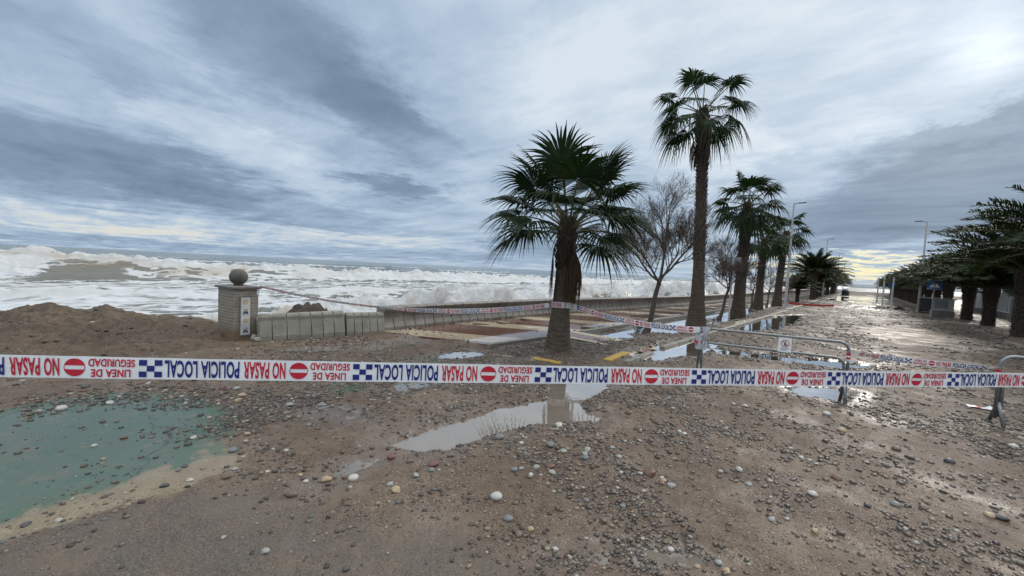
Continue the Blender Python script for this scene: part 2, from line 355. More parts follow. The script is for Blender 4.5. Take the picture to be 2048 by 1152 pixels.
def fn_tiles(nt):
    p = nt.pos(); s = nt.n('ShaderNodeSeparateXYZ'); nt.set(s.inputs[0], p)
    k = nt.m('ADD', nt.m('MULTIPLY', s.outputs[0], .50), nt.m('MULTIPLY', s.outputs[1], -.86))      # bands run slanting over the walk
    fr = nt.m('FRACT', nt.m('DIVIDE', k, 2.3)); band = nt.m('LESS_THAN', fr, .36)
    nA = nt.noise(p, .7, 5, .6); nB = nt.noise(p, 6, 5, .6)
    br = nt.n('ShaderNodeTexBrick'); nt.set(br.inputs['Vector'], nt.mapv(p, rot=(0,0,.53), scale=(1,1,1))); nt.set(br.inputs['Scale'], 1.0)
    br.inputs['Brick Width'].default_value = .22; br.inputs['Row Height'].default_value = .11; br.inputs['Mortar Size'].default_value = .006
    red = nt.mix(nt.lin(nA, .3, .7), (.105,.048,.038), (.155,.075,.058)); cream = nt.mix(nt.lin(nB, .3, .7), (.36,.285,.19), (.48,.40,.29))
    c = nt.mix(band, red, cream); c = nt.mix(nt.m('MULTIPLY', br.outputs['Fac'], .2), c, (.09,.07,.055))
    mud = nt.sstep(nt.noise(p, .45, 6, .62), .50, .66); c = nt.mix(nt.m('MULTIPLY', mud, .65), c, (.20,.155,.115))
    wn = nt.noise(nt.mapv(p, loc=(4,2,0)), .38, 5, .6); wetm = nt.sstep(wn, .36, .50)
    return pbsdf(nt, c, nt.lin(wetm, 0, 1, .36, .045), nt.bump(nt.m('ADD', nB, nt.m('MULTIPLY', br.outputs['Fac'], -1.0)), nt.lin(wetm, 0, 1, .25, .03), .006))
M_tiles = mat('wet_red_and_cream_paving', fn_tiles)
def fn_path(nt):
    p = nt.pos(); s = nt.n('ShaderNodeSeparateXYZ'); nt.set(s.inputs[0], p); nB = nt.noise(p, 6, 5, .6)
    y = s.outputs[1]; edge = nt.m('GREATER_THAN', nt.m('ABSOLUTE', nt.m('SUBTRACT', y, 8.85)), .30)
    c = nt.mix(edge, nt.mix(nB, (.17,.075,.058), (.22,.10,.08)), nt.mix(nB, (.46,.34,.16), (.50,.40,.25)))
    br = nt.n('ShaderNodeTexBrick'); nt.set(br.inputs['Vector'], p); br.inputs['Scale'].default_value = 1; br.inputs['Brick Width'].default_value = .2; br.inputs['Row Height'].default_value = .2; br.inputs['Mortar Size'].default_value = .007
    c = nt.mix(nt.m('MULTIPLY', br.outputs['Fac'], .6), c, (.08,.06,.05))
    return pbsdf(nt, c, nt.lin(nB, .3, .7, .16, .4), nt.bump(nB, .2, .006))
M_path = mat('wet_crossing_tiles', fn_path)
def fn_berm(nt):
    p = nt.pos(); nA = nt.noise(p, 1.1, 7, .65); nB = nt.noise(p, 9, 6, .7); nC = nt.noise(p, 45, 3, .6)
    c = nt.mix(nt.lin(nA, .3, .7), (.100,.070,.048), (.185,.135,.095)); c = nt.mix(nt.sstep(nB, .46, .66, 0, .85), c, (.070,.050,.036)); c = nt.mix(nt.sstep(nt.noise(p, 3.5, 8, .7), .52, .66, 0, .7), c, (.095,.060,.045))
    v = nt.voro(p, 26); vc = nt.n('ShaderNodeSeparateColor'); nt.set(vc.inputs[0], nt.voro(p, 26, out='Color'))
    st = nt.m('MULTIPLY', nt.m('LESS_THAN', v, .34), nt.m('GREATER_THAN', vc.outputs[1], .72))
    c = nt.mix(nt.m('MULTIPLY', st, .7), c, nt.ramp(vc.outputs[0], [(0, (.07,.055,.045)), (.5, (.14,.075,.055)), (.8, (.30,.26,.21))], 'CONSTANT'))
    return pbsdf(nt, c, .8, nt.bump(nt.m('ADD', nt.m('ADD', nB, nt.m('MULTIPLY', nC, .4)), nt.m('MULTIPLY', st, .5)), .1+.9, .09), spec=.3)
M_berm = mat('heaped_beach_sand', fn_berm)
def fn_brick(nt):
    p = nt.obj(); br = nt.n('ShaderNodeTexBrick'); cs = nt.n('ShaderNodeSeparateXYZ'); nt.set(cs.inputs[0], p)
    cv = nt.n('ShaderNodeCombineXYZ'); nt.set(cv.inputs[0], nt.m('ADD', cs.outputs[0], cs.outputs[1])); nt.set(cv.inputs[1], cs.outputs[2])
    nt.set(br.inputs['Vector'], cv.outputs[0]); br.inputs['Scale'].default_value = 1
    br.inputs['Brick Width'].default_value = .25; br.inputs['Row Height'].default_value = .062; br.inputs['Mortar Size'].default_value = .006
    br.inputs['Color1'].default_value = (.195,.175,.142,1); br.inputs['Color2'].default_value = (.26,.235,.195,1); br.inputs['Mortar'].default_value = (.36,.33,.285,1)
    n = nt.noise(p, 7, 6, .65); c = nt.mix(nt.lin(n, .4, .75, 0, .45), br.outputs[0], (.16,.14,.11))
    st = nt.sstep(nt.m('ADD', cs.outputs[2], nt.m('MULTIPLY', nt.m('SUBTRACT', n, .5), .5)), .12, .48, 1, 0)      # dried mud up to the flood mark
    c = nt.mix(nt.m('MULTIPLY', st, .85), c, (.175,.11,.065))
    return pbsdf(nt, c, .75, nt.bump(nt.m('ADD', nt.m('MULTIPLY', br.outputs['Fac'], -1.0), nt.m('MULTIPLY', n, .5)), .6, .012), spec=.3)
M_brick = mat('buff_brick', fn_brick)
M_cap = mottled('dark_stone', (.12,.11,.10), (.20,.185,.165), 9, .75)
M_ball = mottled('weathered_stone_ball', (.070,.066,.058), (.125,.117,.102), 11, .7, .4)
M_conc = mottled('weathered_concrete', (.25,.24,.21), (.36,.34,.30), 4, .75, .45, .012)
M_conc2 = mottled('pale_concrete', (.19,.178,.148), (.31,.29,.245), 3.2, .8, .6, .012)
M_concw = mottled('damp_concrete_wall', (.15,.14,.12), (.27,.25,.22), 2.2, .6, .5, .014)
M_kerb = mottled('wet_kerb_stone', (.17,.155,.13), (.27,.245,.21), 5, .5, .4, .01)
M_yel = mottled('worn_yellow_paint', (.50,.30,.035), (.42,.27,.06), 12, .5, .3, .006)
M_trunk = mottled('palm_bark', (.050,.036,.026), (.105,.078,.056), 9, .85, .8, .02)
M_trunk2 = mottled('grey_palm_bark', (.075,.056,.041), (.145,.112,.083), 10, .85, .8, .02)
M_boot = mottled('old_leaf_bases', (.030,.021,.014), (.065,.046,.030), 18, .85, .5, .01)
def fn_leaf(a, b, tip):
    def fn(nt):
        g = nt.n('ShaderNodeNewGeometry').outputs['Random Per Island']; p = nt.obj(); n = nt.noise(p, 3, 3, .6)
        c = nt.mix(g, a, b); c = nt.mix(nt.lin(n, .5, .8, 0, .4), c, tip)
        d = nt.n('ShaderNodeBsdfPrincipled'); nt.set(d.inputs['Base Color'], c); nt.set(d.inputs['Roughness'], .5); nt.set(d.inputs['Specular IOR Level'], .08)
        tr = nt.n('ShaderNodeBsdfTranslucent'); nt.set(tr.inputs[0], nt.mix(1.0, c, (1.3,1.5,.7), 'MULTIPLY'))
        mx = nt.n('ShaderNodeMixShader'); nt.set(mx.inputs[0], .14); nt.t.links.new(d.outputs[0], mx.inputs[1]); nt.t.links.new(tr.outputs[0], mx.inputs[2])
        return mx.outputs[0]
    return fn
M_leaf = mat('fan_palm_leaf', fn_leaf((.010,.022,.010), (.024,.040,.016), (.060,.056,.022)))
M_leaf2 = mat('date_palm_leaf', fn_leaf((.013,.023,.010), (.030,.044,.019), (.045,.042,.019)))
M_rubble = mottled('dark_rubble', (.045,.035,.027), (.12,.092,.07), 9, .85, .9, .04)
M_dead = mat('dead_palm_leaf', fn_leaf((.060,.036,.022), (.105,.070,.042), (.04,.026,.016)))
M_petiole = mottled('palm_leaf_stalk', (.08,.085,.03), (.12,.10,.045), 12, .55, .2)
M_twig = mottled('bare_bark', (.060,.046,.036), (.105,.082,.064), 16, .85, .6, .01)
M_twigr = mottled('reddish_twigs', (.066,.049,.037), (.118,.090,.070), 3, .9, .1)
M_galv = mottled('galvanised_steel', (.20,.21,.215), (.30,.31,.315), 20, .42, .15, .003, metal=.6, rough2=.55)
M_rust = mottled('rusty_steel', (.10,.055,.035), (.18,.10,.065), 25, .8, .4, .004)
M_post = mottled('pale_painted_steel', (.42,.42,.40), (.50,.50,.48), 6, .5, .1)
M_gpost = mottled('grey_painted_steel', (.24,.25,.26), (.32,.33,.34), 6, .5, .1)
M_dark = mottled('dark_plastic', (.025,.026,.028), (.045,.046,.05), 8, .5, .1)
M_signback = mottled('aluminium_sign_back', (.22,.23,.24), (.30,.31,.32), 5, .5, .1, metal=.3)
M_blue = mottled('sign_blue', (.015,.095,.33), (.02,.12,.38), 4, .4, .05)
M_white = mottled('sign_white', (.72,.73,.74), (.80,.80,.80), 4, .45, .05)
def fn_tape(nt):
    p = nt.obj(); n = nt.noise(p, 6, 6, .65); c = nt.mix(nt.lin(n, .3, .7), (.70,.71,.725), (.79,.80,.81)); c = nt.mix(nt.sstep(nt.noise(p, 14, 6, .7), .60, .75, 0, .35), c, (.45,.42,.38))
    b = nt.n('ShaderNodeBsdfPrincipled'); nt.set(b.inputs['Base Color'], c); b.inputs['Roughness'].default_value = .38; nt.set(b.inputs['Normal'], nt.bump(nt.noise(nt.mapv(p, scale=(1,1,.4)), 9, 5, .6), .35, .006))
    tr = nt.n('ShaderNodeBsdfTranslucent'); nt.set(tr.inputs[0], c); mx = nt.n('ShaderNodeMixShader'); nt.set(mx.inputs[0], .16); nt.t.links.new(b.outputs[0], mx.inputs[1]); nt.t.links.new(tr.outputs[0], mx.inputs[2]); return mx.outputs[0]
M_tape = mat('white_plastic_film', fn_tape)
M_tred = mottled('red_print', (.50,.010,.032), (.54,.016,.04), 30, .6, .1, .002)
M_tblue = mottled('navy_print', (.008,.014,.155), (.014,.024,.19), 30, .6, .1, .002)
M_tile = mottled('glazed_white_tile', (.52,.52,.51), (.62,.62,.60), 8, .25, .1, .003)
M_ochre = mottled('ochre_glaze', (.50,.27,.06), (.56,.33,.10), 30, .3, .05)
M_ink = mottled('dark_glaze', (.03,.035,.05), (.05,.055,.07), 30, .3, .05)
M_cyan = mottled('pale_blue_glaze', (.16,.36,.48), (.22,.42,.52), 30, .3, .05)
M_redglaze = mottled('red_glaze', (.36,.05,.04), (.40,.07,.05), 30, .3, .05)
M_wallg = mottled('grey_render', (.15,.145,.13), (.22,.21,.195), 3, .8, .4, .01)
M_panel = mottled('pale_fence_panel', (.48,.48,.46), (.58,.58,.56), 3, .6, .1)
M_panelg = mottled('grey_fence_panel', (.14,.155,.14), (.19,.20,.185), 3, .6, .1)
M_wood = mottled('soaked_wood', (.14,.10,.065), (.24,.18,.12), 14, .7, .5, .006)
M_redtape = mottled('red_plastic', (.40,.030,.030), (.48,.05,.045), 10, .5, .2)
M_rock = mottled('brown_sand_bank', (.12,.09,.065), (.19,.145,.105), .6, .85, .7, .2)
M_hill = mottled('distant_land', (.20,.21,.22), (.26,.27,.28), .02, .9, .1)
PEB = {'white': ((.36,.345,.31), (.48,.46,.42)), 'pale grey': ((.22,.22,.205), (.34,.33,.31)), 'blue grey': ((.12,.125,.125), (.19,.195,.195)), 'dark grey': ((.05,.05,.05), (.09,.088,.085)),
       'tan': ((.30,.215,.13), (.40,.30,.20)), 'red brown': ((.115,.055,.043), (.165,.083,.066)), 'brown': ((.10,.075,.055), (.16,.12,.09))}
M_peb = {k: mottled(k.replace(' ', '_')+'_pebble', a, b, 40, .42, .25, .002, rough2=.6) for k, (a, b) in PEB.items()}
def fn_gravel(nt):
    g = nt.n('ShaderNodeNewGeometry').outputs['Random Per Island']; n = nt.noise(nt.pos(), 60, 3, .6)
    c = nt.ramp(g, [(0, (.040,.031,.025)), (.22, (.078,.057,.043)), (.40, (.125,.095,.072)), (.54, (.062,.056,.050)), (.65, (.095,.052,.039)), (.72, (.18,.14,.105)), (.82, (.11,.107,.10)), (.90, (.25,.195,.135)), (.955, (.33,.305,.265)), (.985, (.44,.41,.37))], 'CONSTANT')
    c = nt.mix(nt.lin(n, .35, .7, 0, .35), c, (.05,.042,.036))
    return pbsdf(nt, c, nt.lin(n, .3, .7, .32, .55), nt.bump(n, .2, .003), spec=.45)
M_gravel = mat('beach_gravel', fn_gravel)

# ------------------------------------------------------------------ ground
def GP(*pts): return [G(px, py) for px, py in pts]
PUDDLES = [
    GP((765,897),(815,872),(868,852),(935,838),(1000,818),(1060,808),(1092,800),(1100,772),(1140,752),(1215,742),(1245,757),(1205,782),(1165,806),(1160,822),(1215,836),(1190,845),(1120,845),(1062,854),(1000,868),(950,880),(905,897),(838,905)),
    GP((1192,671),(1262,659),(1330,650),(1385,642),(1400,650),(1380,664),(1330,668),(1262,668),(1250,679),(1215,676)),
    GP((1250,714),(1285,699),(1340,688),(1400,680),(1428,690),(1405,706),(1340,718),(1290,724)),
    [(-5.74,9.7),(-4.85,9.6),(-4.70,10.7),(-5.25,11.1),(-5.2,12.5),(-4.5,13.2),(-4.4,14.8),(-5.1,15.5),(-5.05,20),(-4.9,26),(-5.6,27)],
    GP((1410,652),(1462,627),(1500,614),(1540,607),(1548,611),(1500,624),(1450,642)),
    GP((1425,697),(1530,709),(1640,722),(1735,731),(1742,737),(1650,735),(1560,722),(1440,708)),
    GP((1475,664),(1490,648),(1560,633),(1605,630),(1580,648),(1535,660)),
    GP((1570,776),(1640,772),(1700,786),(1690,808),(1640,800),(1600,792)),
]
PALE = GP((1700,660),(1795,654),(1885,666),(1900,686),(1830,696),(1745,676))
SHALLOW = [GP((600,960),(650,925),(745,905),(800,910),(760,935),(700,962),(640,1000),(560,1020)),
           GP((600,832),(640,800),(720,812),(760,838),(690,850)), GP((520,694),(700,690),(850,676),(905,684),(760,702),(600,704)), GP((780,770),(900,735),(980,720),(1000,742),(880,775),(790,790)),
           GP((840,718),(930,700),(985,703),(940,722)), GP((1050,1095),(1300,1080),(1500,1125),(1300,1152),(1050,1140)),
           ]
GREEN = GP((-300,838),(0,830),(80,815),(200,795),(330,792),(420,800),(455,830),(440,870),(462,900),(470,915),(430,948),(360,962),(250,985),(190,1000),(120,1010),(0,1060),(-300,1150))
TANP = GP((-300,1060),(0,1020),(150,990),(300,935),(420,892),(488,918),(480,938),(430,966),(335,1003),(262,1012),(160,1052),(0,1100),(-300,1190))
GREEN2 = GP((560,790),(700,740),(885,702),(960,700),(950,722),(830,772),(700,800))
ASPH = GP((-300,1190),(0,1100),(160,1055),(340,1003),(520,985),(640,1040),(850,1080),(1000,1120),(1100,1152),(1200,1400),(-300,1500))
PROM_W = [(-12.6,4.85),(-9.0,4.85),(-8.82,5.2),(-9.0,7.2),(-8.95,12.1),(-8.0,22.5),(-7.75,26.6),(-7.6,60),(-7.6,140)]
def pud_mask(x, y):
    wx = x + .22*(fbm(x*1.6, y*1.6, 31)-.5)*np.clip(np.hypot(x, y)/5, .5, 3) + .10*(fbm(x*6, y*6, 33)-.5); wy = y + .22*(fbm(x*1.6, y*1.6, 41)-.5)*np.clip(np.hypot(x, y)/5, .5, 3) + .10*(fbm(x*6, y*6, 43)-.5)
    m = np.zeros(x.shape)
    for p in PUDDLES:
        pa = np.array(p); lo, hi = pa[:, :2].min(0)-1, pa[:, :2].max(0)+1
        k = (x > lo[0]) & (x < hi[0]) & (y > lo[1]) & (y < hi[1])
        if k.any():
            d = sdf(wx[k], wy[k], p); m[k] = np.maximum(m[k], ss(d, -.10*np.clip(np.hypot(x[k], y[k])/6, .6, 4), .06))
    far = ss(y, 34, 50)*ss(x, -3.4, -2.6)*(1-ss(x, 2.6, 3.4))     # the flooded far end of the road
    m = np.maximum(m, far*ss(fbm(x*.5, y*.13, 77, 4) + .10*ss(y, 50, 90), .46, .53))
    return m
def ground_h(x, y):
    n1, n2, n3 = fbm(x*.7, y*.7, 3), fbm(x*3.1, y*3.1, 5), fbm(x*13, y*13, 9, 3)
    h = .002 + .030*n1 + .026*n2 + .022*n3
    pit = pud_mask(x, y); h = h*(1-pit) - pit*(.012 + .012*n2)
    sh = np.zeros(x.shape)
    for p in SHALLOW: sh = np.maximum(sh, ss(sdf(x, y, p), -.25, .15))
    h = h - sh*.041*(1-pit)
    pt = np.maximum(ss(sdf(x, y, GREEN), -.25, .1), 0)
    h = h*(1-.72*pt) + pt*.012
    for rx in (-.9, .75):                                          # wheel ruts
        xx = x - rx - .25*np.sin(y*.12); h = h - .012*np.exp(-(xx/.16)**2)*ss(y, 6, 9)*(1-ss(y, 30, 40))
    prom = ss(sdf(x, y, PROM_POLY), -.55, .0)*ss(-x, 5.9, 6.4); h = h + .075*prom   # silt lapping against the walk and lying under it
    under = ss(sdf(x, y, PROM_POLY), .0, .35); h = h - .16*under
    strip = ss(x, -6.0, -5.8)*(1-ss(x, -3.7, -3.45))*ss(y, 5.6, 6.3); h = h + strip*.030*(1-pit)
    h = h + ss(x, 3.6, 4.3)*.05*ss(y, 12, 18)
    bx = np.where(y < 4.6, 10.6, np.interp(y, [p[1] for p in PROM_W[2:]], [-p[0] for p in PROM_W[2:]]) + .5)
    h = h - np.maximum(0, -x-bx)*.22*ss(-x, bx, bx+1.5)           # the beach falls away to the sea
    h = h - ss(y, 118, 140)*2.2*(1-ss(x, 30, 60))
    return np.maximum(h, -4.0)
PROM_POLY = [(-8.95,4.75),(-7.6,5.3),(-5.95,5.95),(-5.88,30),(-5.8,140)] + PROM_W[::-1][:-1]
def polar(r0, r1, nr, a0, a1, na):
    r = np.exp(np.linspace(math.log(r0), math.log(r1), nr)); a = np.radians(np.linspace(a0, a1, na))
    R, A = np.meshgrid(r, a, indexing='ij'); i = np.arange(nr*na).reshape(nr, na)
    F = np.stack([i[:-1,:-1], i[:-1,1:], i[1:,1:], i[1:,:-1]], -1).reshape(-1, 4)
    return (R*np.sin(A)).ravel(), (R*np.cos(A)).ravel(), F
gx, gy, gF = polar(.35, 900, 700, -128, 62, 860)
gz = ground_h(gx, gy)
pit = pud_mask(gx, gy); wet = .40*np.ones(gx.shape)
for p in SHALLOW: wet = np.maximum(wet, .85*ss(sdf(gx, gy, p), -.35, .15))
wet = np.maximum(wet, ss(pit, .02, .5)); wet = np.maximum(wet, .45*ss(np.hypot(gx, gy), 14, 30))
gd = sdf(gx, gy, GREEN); gw = .45*ss(gy, .2, 1.5) + .25*ss(gx, -5.5, -4.5); gs = ss(gd, -.42-gw, .26+gw); wet = np.maximum(wet, .80*gs); wet = np.maximum(wet, .48*ss(gx, .5, 2.0)*(1-ss(gy, 9, 14)))
g2 = .62*ss(sdf(gx, gy, GREEN2), -.3, .2)
for p in PUDDLES: wet = np.maximum(wet, .80*ss(sdf(gx, gy, p), -.65, -.05))
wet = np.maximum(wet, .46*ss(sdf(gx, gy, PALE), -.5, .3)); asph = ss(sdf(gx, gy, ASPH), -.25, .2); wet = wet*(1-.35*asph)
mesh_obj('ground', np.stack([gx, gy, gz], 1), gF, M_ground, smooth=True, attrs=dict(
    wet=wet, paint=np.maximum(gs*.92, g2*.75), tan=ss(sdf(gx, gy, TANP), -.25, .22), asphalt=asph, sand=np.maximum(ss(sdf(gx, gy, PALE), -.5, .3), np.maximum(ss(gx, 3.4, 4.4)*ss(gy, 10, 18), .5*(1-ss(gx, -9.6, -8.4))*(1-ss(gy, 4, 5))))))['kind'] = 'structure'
wx_, wy_, wF = polar(1.2, 135, 160, -86, 24, 160)
keep = np.array([pud_mask(wx_, wy_) > .01]).ravel()
km = keep.copy()
sh_any = np.zeros(wx_.shape)
for p in SHALLOW: sh_any = np.maximum(sh_any, (sdf(wx_, wy_, p) > -.3))
km |= sh_any > 0
grow = np.zeros(len(km), bool); fm = km[wF].any(1)
for _ in range(2):
    vv = np.zeros(len(km), bool); vv[wF[fm].ravel()] = True; fm = vv[wF].any(1)
fm &= ~((sdf(wx_, wy_, PROM_POLY) > .05)[wF].any(1))
mesh_obj('puddle_water', np.stack([wx_, wy_, np.full(wx_.shape, .001)], 1), wF[fm], M_water, smooth=True)['kind'] = 'structure'

# promenade slab, laid 0.1 m above the silt, and the crossing that ramps over the planting strip
def slab(name, poly, z0, z1, m):
    b = MB(); n = len(poly); b.add([(p[0], p[1], z1) for p in poly] + [(p[0], p[1], z0) for p in poly], [tuple(range(n))[::-1]] + [(i, (i+1) % n, n+(i+1) % n, n+i) for i in range(n)])
    return b.build(name, m)
pl = [(-8.95,4.75),(-7.6,5.3),(-6.0,5.95),(-6.0,30),(-5.95,140),(-7.5,140),(-7.5,60),(-7.65,26.6),(-7.9,22.5),(-8.85,12.1),(-8.9,7.2),(-8.7,5.2)]
pr = slab('promenade', pl, -.15, .10, M_tiles); pr['kind'] = 'structure'
cr = MB(); cr.add([(-6.02,8.28,.104),(-6.02,9.42,.104),(-4.9,9.50,.085),(-4.9,8.40,.085),(-3.62,9.50,.03),(-3.62,8.60,.03)] , [(0,3,2,1),(3,5,4,2)])
cr.build('crossing_path', M_path)['kind'] = 'structure'

# ------------------------------------------------------------------ sea
sx, sy, sF = polar(11.5, 9000, 760, -128, 40, 900)
s = -sx; rr = np.hypot(sx, sy)
u = s - (60 + 3.5*(fbm(sy*.03, sy*0+1, 51)-.5) + 1.6*(fbm(sy*.13, sy*0+5, 53)-.5))      # seaward of the big breaker's crest
amp = 1.75 + .65*np.exp(-((sy+6)/18)**2) - .5*ss(sy, 30, 80)
prof = np.where(u > 0, np.exp(-(u/8.0)**2), np.exp(-(np.abs(u)/3.3)**1.6))
z = amp*prof*(.82+.36*fbm(sy*.16, s*.05, 55))
nbill = fbm(s*.75, sy*.55, 61, 4, .6); nb2 = fbm(s*2.4, sy*2.0, 63, 3, .6)
br = fbm(sy*.10, sy*0, 57)
broken = np.clip(ss(br, .44, .58) + ss(sy, 18, 28), 0, 1)*(1-.9*np.exp(-((sy+1)/3.0)**2))*(1-.75*np.exp(-((sy-9)/5.0)**2)); broken = np.maximum(broken, ss(-sy, 2.0, 4.0)*ss(-u, .8, 1.8))
lip = np.exp(-((u+.1)/np.where(u > 0, 1.3, .75))**2); face = ss(u, -5.5, -2.5)*(1-ss(u, -.6, .4)); 
strk = ss(vnoise((sy + (u+3)*1.5)*1.05, u*.22, 141), .56, .78) + .7*ss(vnoise((sy + (u+3)*2.2)*2.3, u*.5, 143), .62, .82)
fo = .95*lip + face*(.80*broken + .06 + .30*ss(fbm(s*.35, sy*.12, 145), .40, .62) + .62*np.clip(strk, 0, 1)*ss(sy, 2, 5)) 
z += (nbill-.35)*1.25*(lip + .7*face*broken)*np.clip(amp/2, .4, 1.3) + (nb2-.4)*.55*(lip+face*broken)
bro = (.45+.55*ss(fbm(s*.6, sy*.25, 149), .35, .6))*face*(1-.3*broken) + .45*lip*ss(fbm(s*.5, sy*.5, 67), .44, .60)
for c0, wd, a0, sd, fmx in ((118, 5, .8, 71, .42), (172, 6, .8, 73, .40), (250, 7, .8, 75, .35), (38, 2.6, .55, 81, .85), (29, 2.0, .45, 83, .8)):
    uu = s - (c0 + 9*(fbm(sy*.02, sy*0+2, sd)-.5) + 3*(fbm(sy*.11, sy*0+3, sd+7)-.5)); k = ss(fbm(sy*.045, sy*0+sd, sd+3), .36, .56)
    pf = np.where(uu > 0, np.exp(-(uu/wd/1.5)**2), np.exp(-(uu/wd*1.6)**2)); z += a0*pf*(.35+.65*k)
    fo = np.maximum(fo, fmx*k*np.exp(-((uu+wd*.25)/(wd*.55))**2)); z += k*pf*(nbill-.4)*.8
ub = s - (19.5 + 3.0*(fbm(sy*.09, sy*0+4, 91)-.5) + 2.0*(fbm(sy*.3, sy*0+4, 93)-.5)) - np.where(sy > 25, 0, 0)
ampb = (.75+1.15*ss(sy, 6, 19))*(.62+.50*ss(fbm(sy*.16, sy*0+8, 95), .35, .62))*(.8+.4*fbm(sy*.9, s*.6, 97))
pb = np.where(ub > 0, np.exp(-(ub/2.6)**2), np.exp(-(ub/1.2)**2)); z += ampb*pb + (nbill-.35)*1.0*pb + (nb2-.4)*.75*pb + (fbm(s*5.5, sy*5.0, 147, 3, .6)-.4)*.35*pb
fo = np.maximum(fo, pb*1.0); bro = np.maximum(bro, .95*np.clip(pb*1.4, 0, 1)*ss(fbm(s*1.1, sy*.9, 99, 5, .6), .38, .60))
surf = ss(s, 13, 15)*(1-ss(s, 53, 57.5)); fo = np.maximum(fo, surf*(.44 + .30*(fbm(s*.12, sy*.05, 101)-.5)))
fo = np.maximum(fo, .12*(1-ss(s, 62, 95))*ss(s, 55, 60)); bro = np.maximum(bro, .45*(1-ss(s, 90, 240)))
z += .30*(fbm(s*.22, sy*.10, 103, 4)-.5)*np.clip(60/rr, .25, 1)*2 + .10*(fbm(s*1.1, sy*.5, 105, 3)-.5)
z = z*(1-ss(rr, 500, 1200)) - 1.5
mesh_obj('sea', np.stack([sx, sy, z], 1), sF, M_sea, smooth=True, attrs=dict(foam=fo, brown=bro))['kind'] = 'structure'
# spray thrown up along the breaking crests
ico = bmesh.new(); bmesh.ops.create_icosphere(ico, subdivisions=1, radius=1); ICO1 = np.array([v.co[:] for v in ico.verts]); ICO1F = np.array([[v.index for v in f.verts] for f in ico.faces]); ico.free()
ico = bmesh.new(); bmesh.ops.create_icosphere(ico, subdivisions=2, radius=1); ICO2 = np.array([v.co[:] for v in ico.verts]); ICO2F = np.array([[v.index for v in f.verts] for f in ico.faces]); ico.free()
ico = bmesh.new(); bmesh.ops.create_icosphere(ico, subdivisions=3, radius=1); ICO3 = np.array([v.co[:] for v in ico.verts]); ICO3F = np.array([[v.index for v in f.verts] for f in ico.faces]); ico.free()
OCT = np.array([(1,0,0),(-1,0,0),(0,1,0),(0,-1,0),(0,0,1),(0,0,-1)], float); OCTF = np.array([(0,2,4),(2,1,4),(1,3,4),(3,0,4),(2,0,5),(1,2,5),(3,1,5),(0,3,5)])
def scatter(C, S, rot, base, faces):
    """copies of a base shape: centres C, per axis sizes S, rotation about z"""
    c, s_ = np.cos(rot), np.sin(rot); B = base[None]*S[:, None, :]
    X = B[..., 0]*c[:, None] - B[..., 1]*s_[:, None]; Y = B[..., 0]*s_[:, None] + B[..., 1]*c[:, None]
    V = np.stack([X, Y, B[..., 2]], -1) + C[:, None, :]
    F = faces[None] + (np.arange(len(C))*len(base))[:, None, None]
    return V.reshape(-1, 3), F.reshape(-1, faces.shape[1])
OCT2 = ICO1; OCT2F = ICO1F
wt = np.clip(.25*lip*np.clip(amp-1.2, .1, 2)*(rr < 130) + pb*.8*(rr < 90)*(ampb > .9) + 0, 0, None)*rr**2
idx = rng.choice(len(wt), 2600, p=wt/wt.sum())
hgt = np.abs(rng.normal(0, 1, len(idx)))*np.where(s[idx] > 40, .42, .30)
sc = np.stack([sx[idx]+rng.normal(0, .35, len(idx)), sy[idx]+rng.normal(0, .35, len(idx)), z[idx]+hgt-.05], 1)
sz = rng.uniform(.015, .05, len(idx))*np.where(s[idx] > 40, 1.25, .8)*np.exp(-hgt)
V, F = scatter(sc, np.stack([sz*1.3, sz*1.5, sz], 1), rng.uniform(0, 6, len(idx)), OCT, OCTF)
tag(mesh_obj('sea_spray', V, F, M_spray, smooth=True), kind='stuff')
# far side of the bay
hb = MB(); xs = np.linspace(-260, 240, 60); 
for i in range(59):
    for yy, sg in ((900, 1),):
        a, b_ = xs[i], xs[i+1]; ha, hb_ = [4.2*math.exp(-((q-40)/170)**2)+1.2*vnoise(np.array([q*.06]), np.array([0.]), 5)[0] for q in (a, b_)]
        hb.add([(a,900,-2),(b_,900,-2),(b_,915,hb_-.5),(a,915,ha-.5),(a,960,-2),(b_,960,-2)], [(0,1,2,3),(3,2,5,4)])
hb.build('far_headland', M_hill, smooth=True)['kind'] = 'structure'

# ------------------------------------------------------------------ sand bank thrown up beside the pillar
ridge = [(-9,.45),(-4,.5),(-1.9,.47),(-1.06,.52),(-.84,.57),(-.49,.65),(-.25,.52),(-.06,.49),(.25,.58),(.42,.52),(.65,.39),(1.0,.36),(1.28,.31),(1.6,.26),(2.0,.10),(2.4,-.06),(3.2,-.12)]
nx, ny = 150, 300
X, Y = np.meshgrid(np.linspace(-15.5, -8.1, nx), np.linspace(-9, 3.2, ny), indexing='ij'); x, y = X.ravel(), Y.ravel()
R = np.interp(y, [r[0] for r in ridge], [r[1] for r in ridge]); q = x + 11.2 + .25*(fbm(y*.9, x*0, 111)-.5)
wf = 1.75 + .5*(fbm(y*.6, x*0+3, 113)-.5) + .3*ss(y, -4, 0)
f = np.where(q > 0, np.exp(-(q/wf*1.18)**2.2), np.exp(-(np.abs(q)/1.6)**2))
bz = (R+.06)*f + .16*(fbm(x*1.5, y*1.5, 115)-.5)*np.sqrt(f) + .13*(fbm(x*4.4, y*4.4, 117)-.5)*f**.5 + .07*(fbm(x*13, y*13, 119)-.5)*f**.5
bz = bz - .08*(1-ss(f, .0, .10)) - np.maximum(0, -x-12)*.55
BX, BY, BZ = x, y, bz
i = np.arange(nx*ny).reshape(nx, ny); BF = np.stack([i[:-1,:-1], i[1:,:-1], i[1:,1:], i[:-1,1:]], -1).reshape(-1, 4)
mesh_obj('sand_bank', np.stack([x, y, bz], 1), BF, M_berm, smooth=True)['kind'] = 'structure'
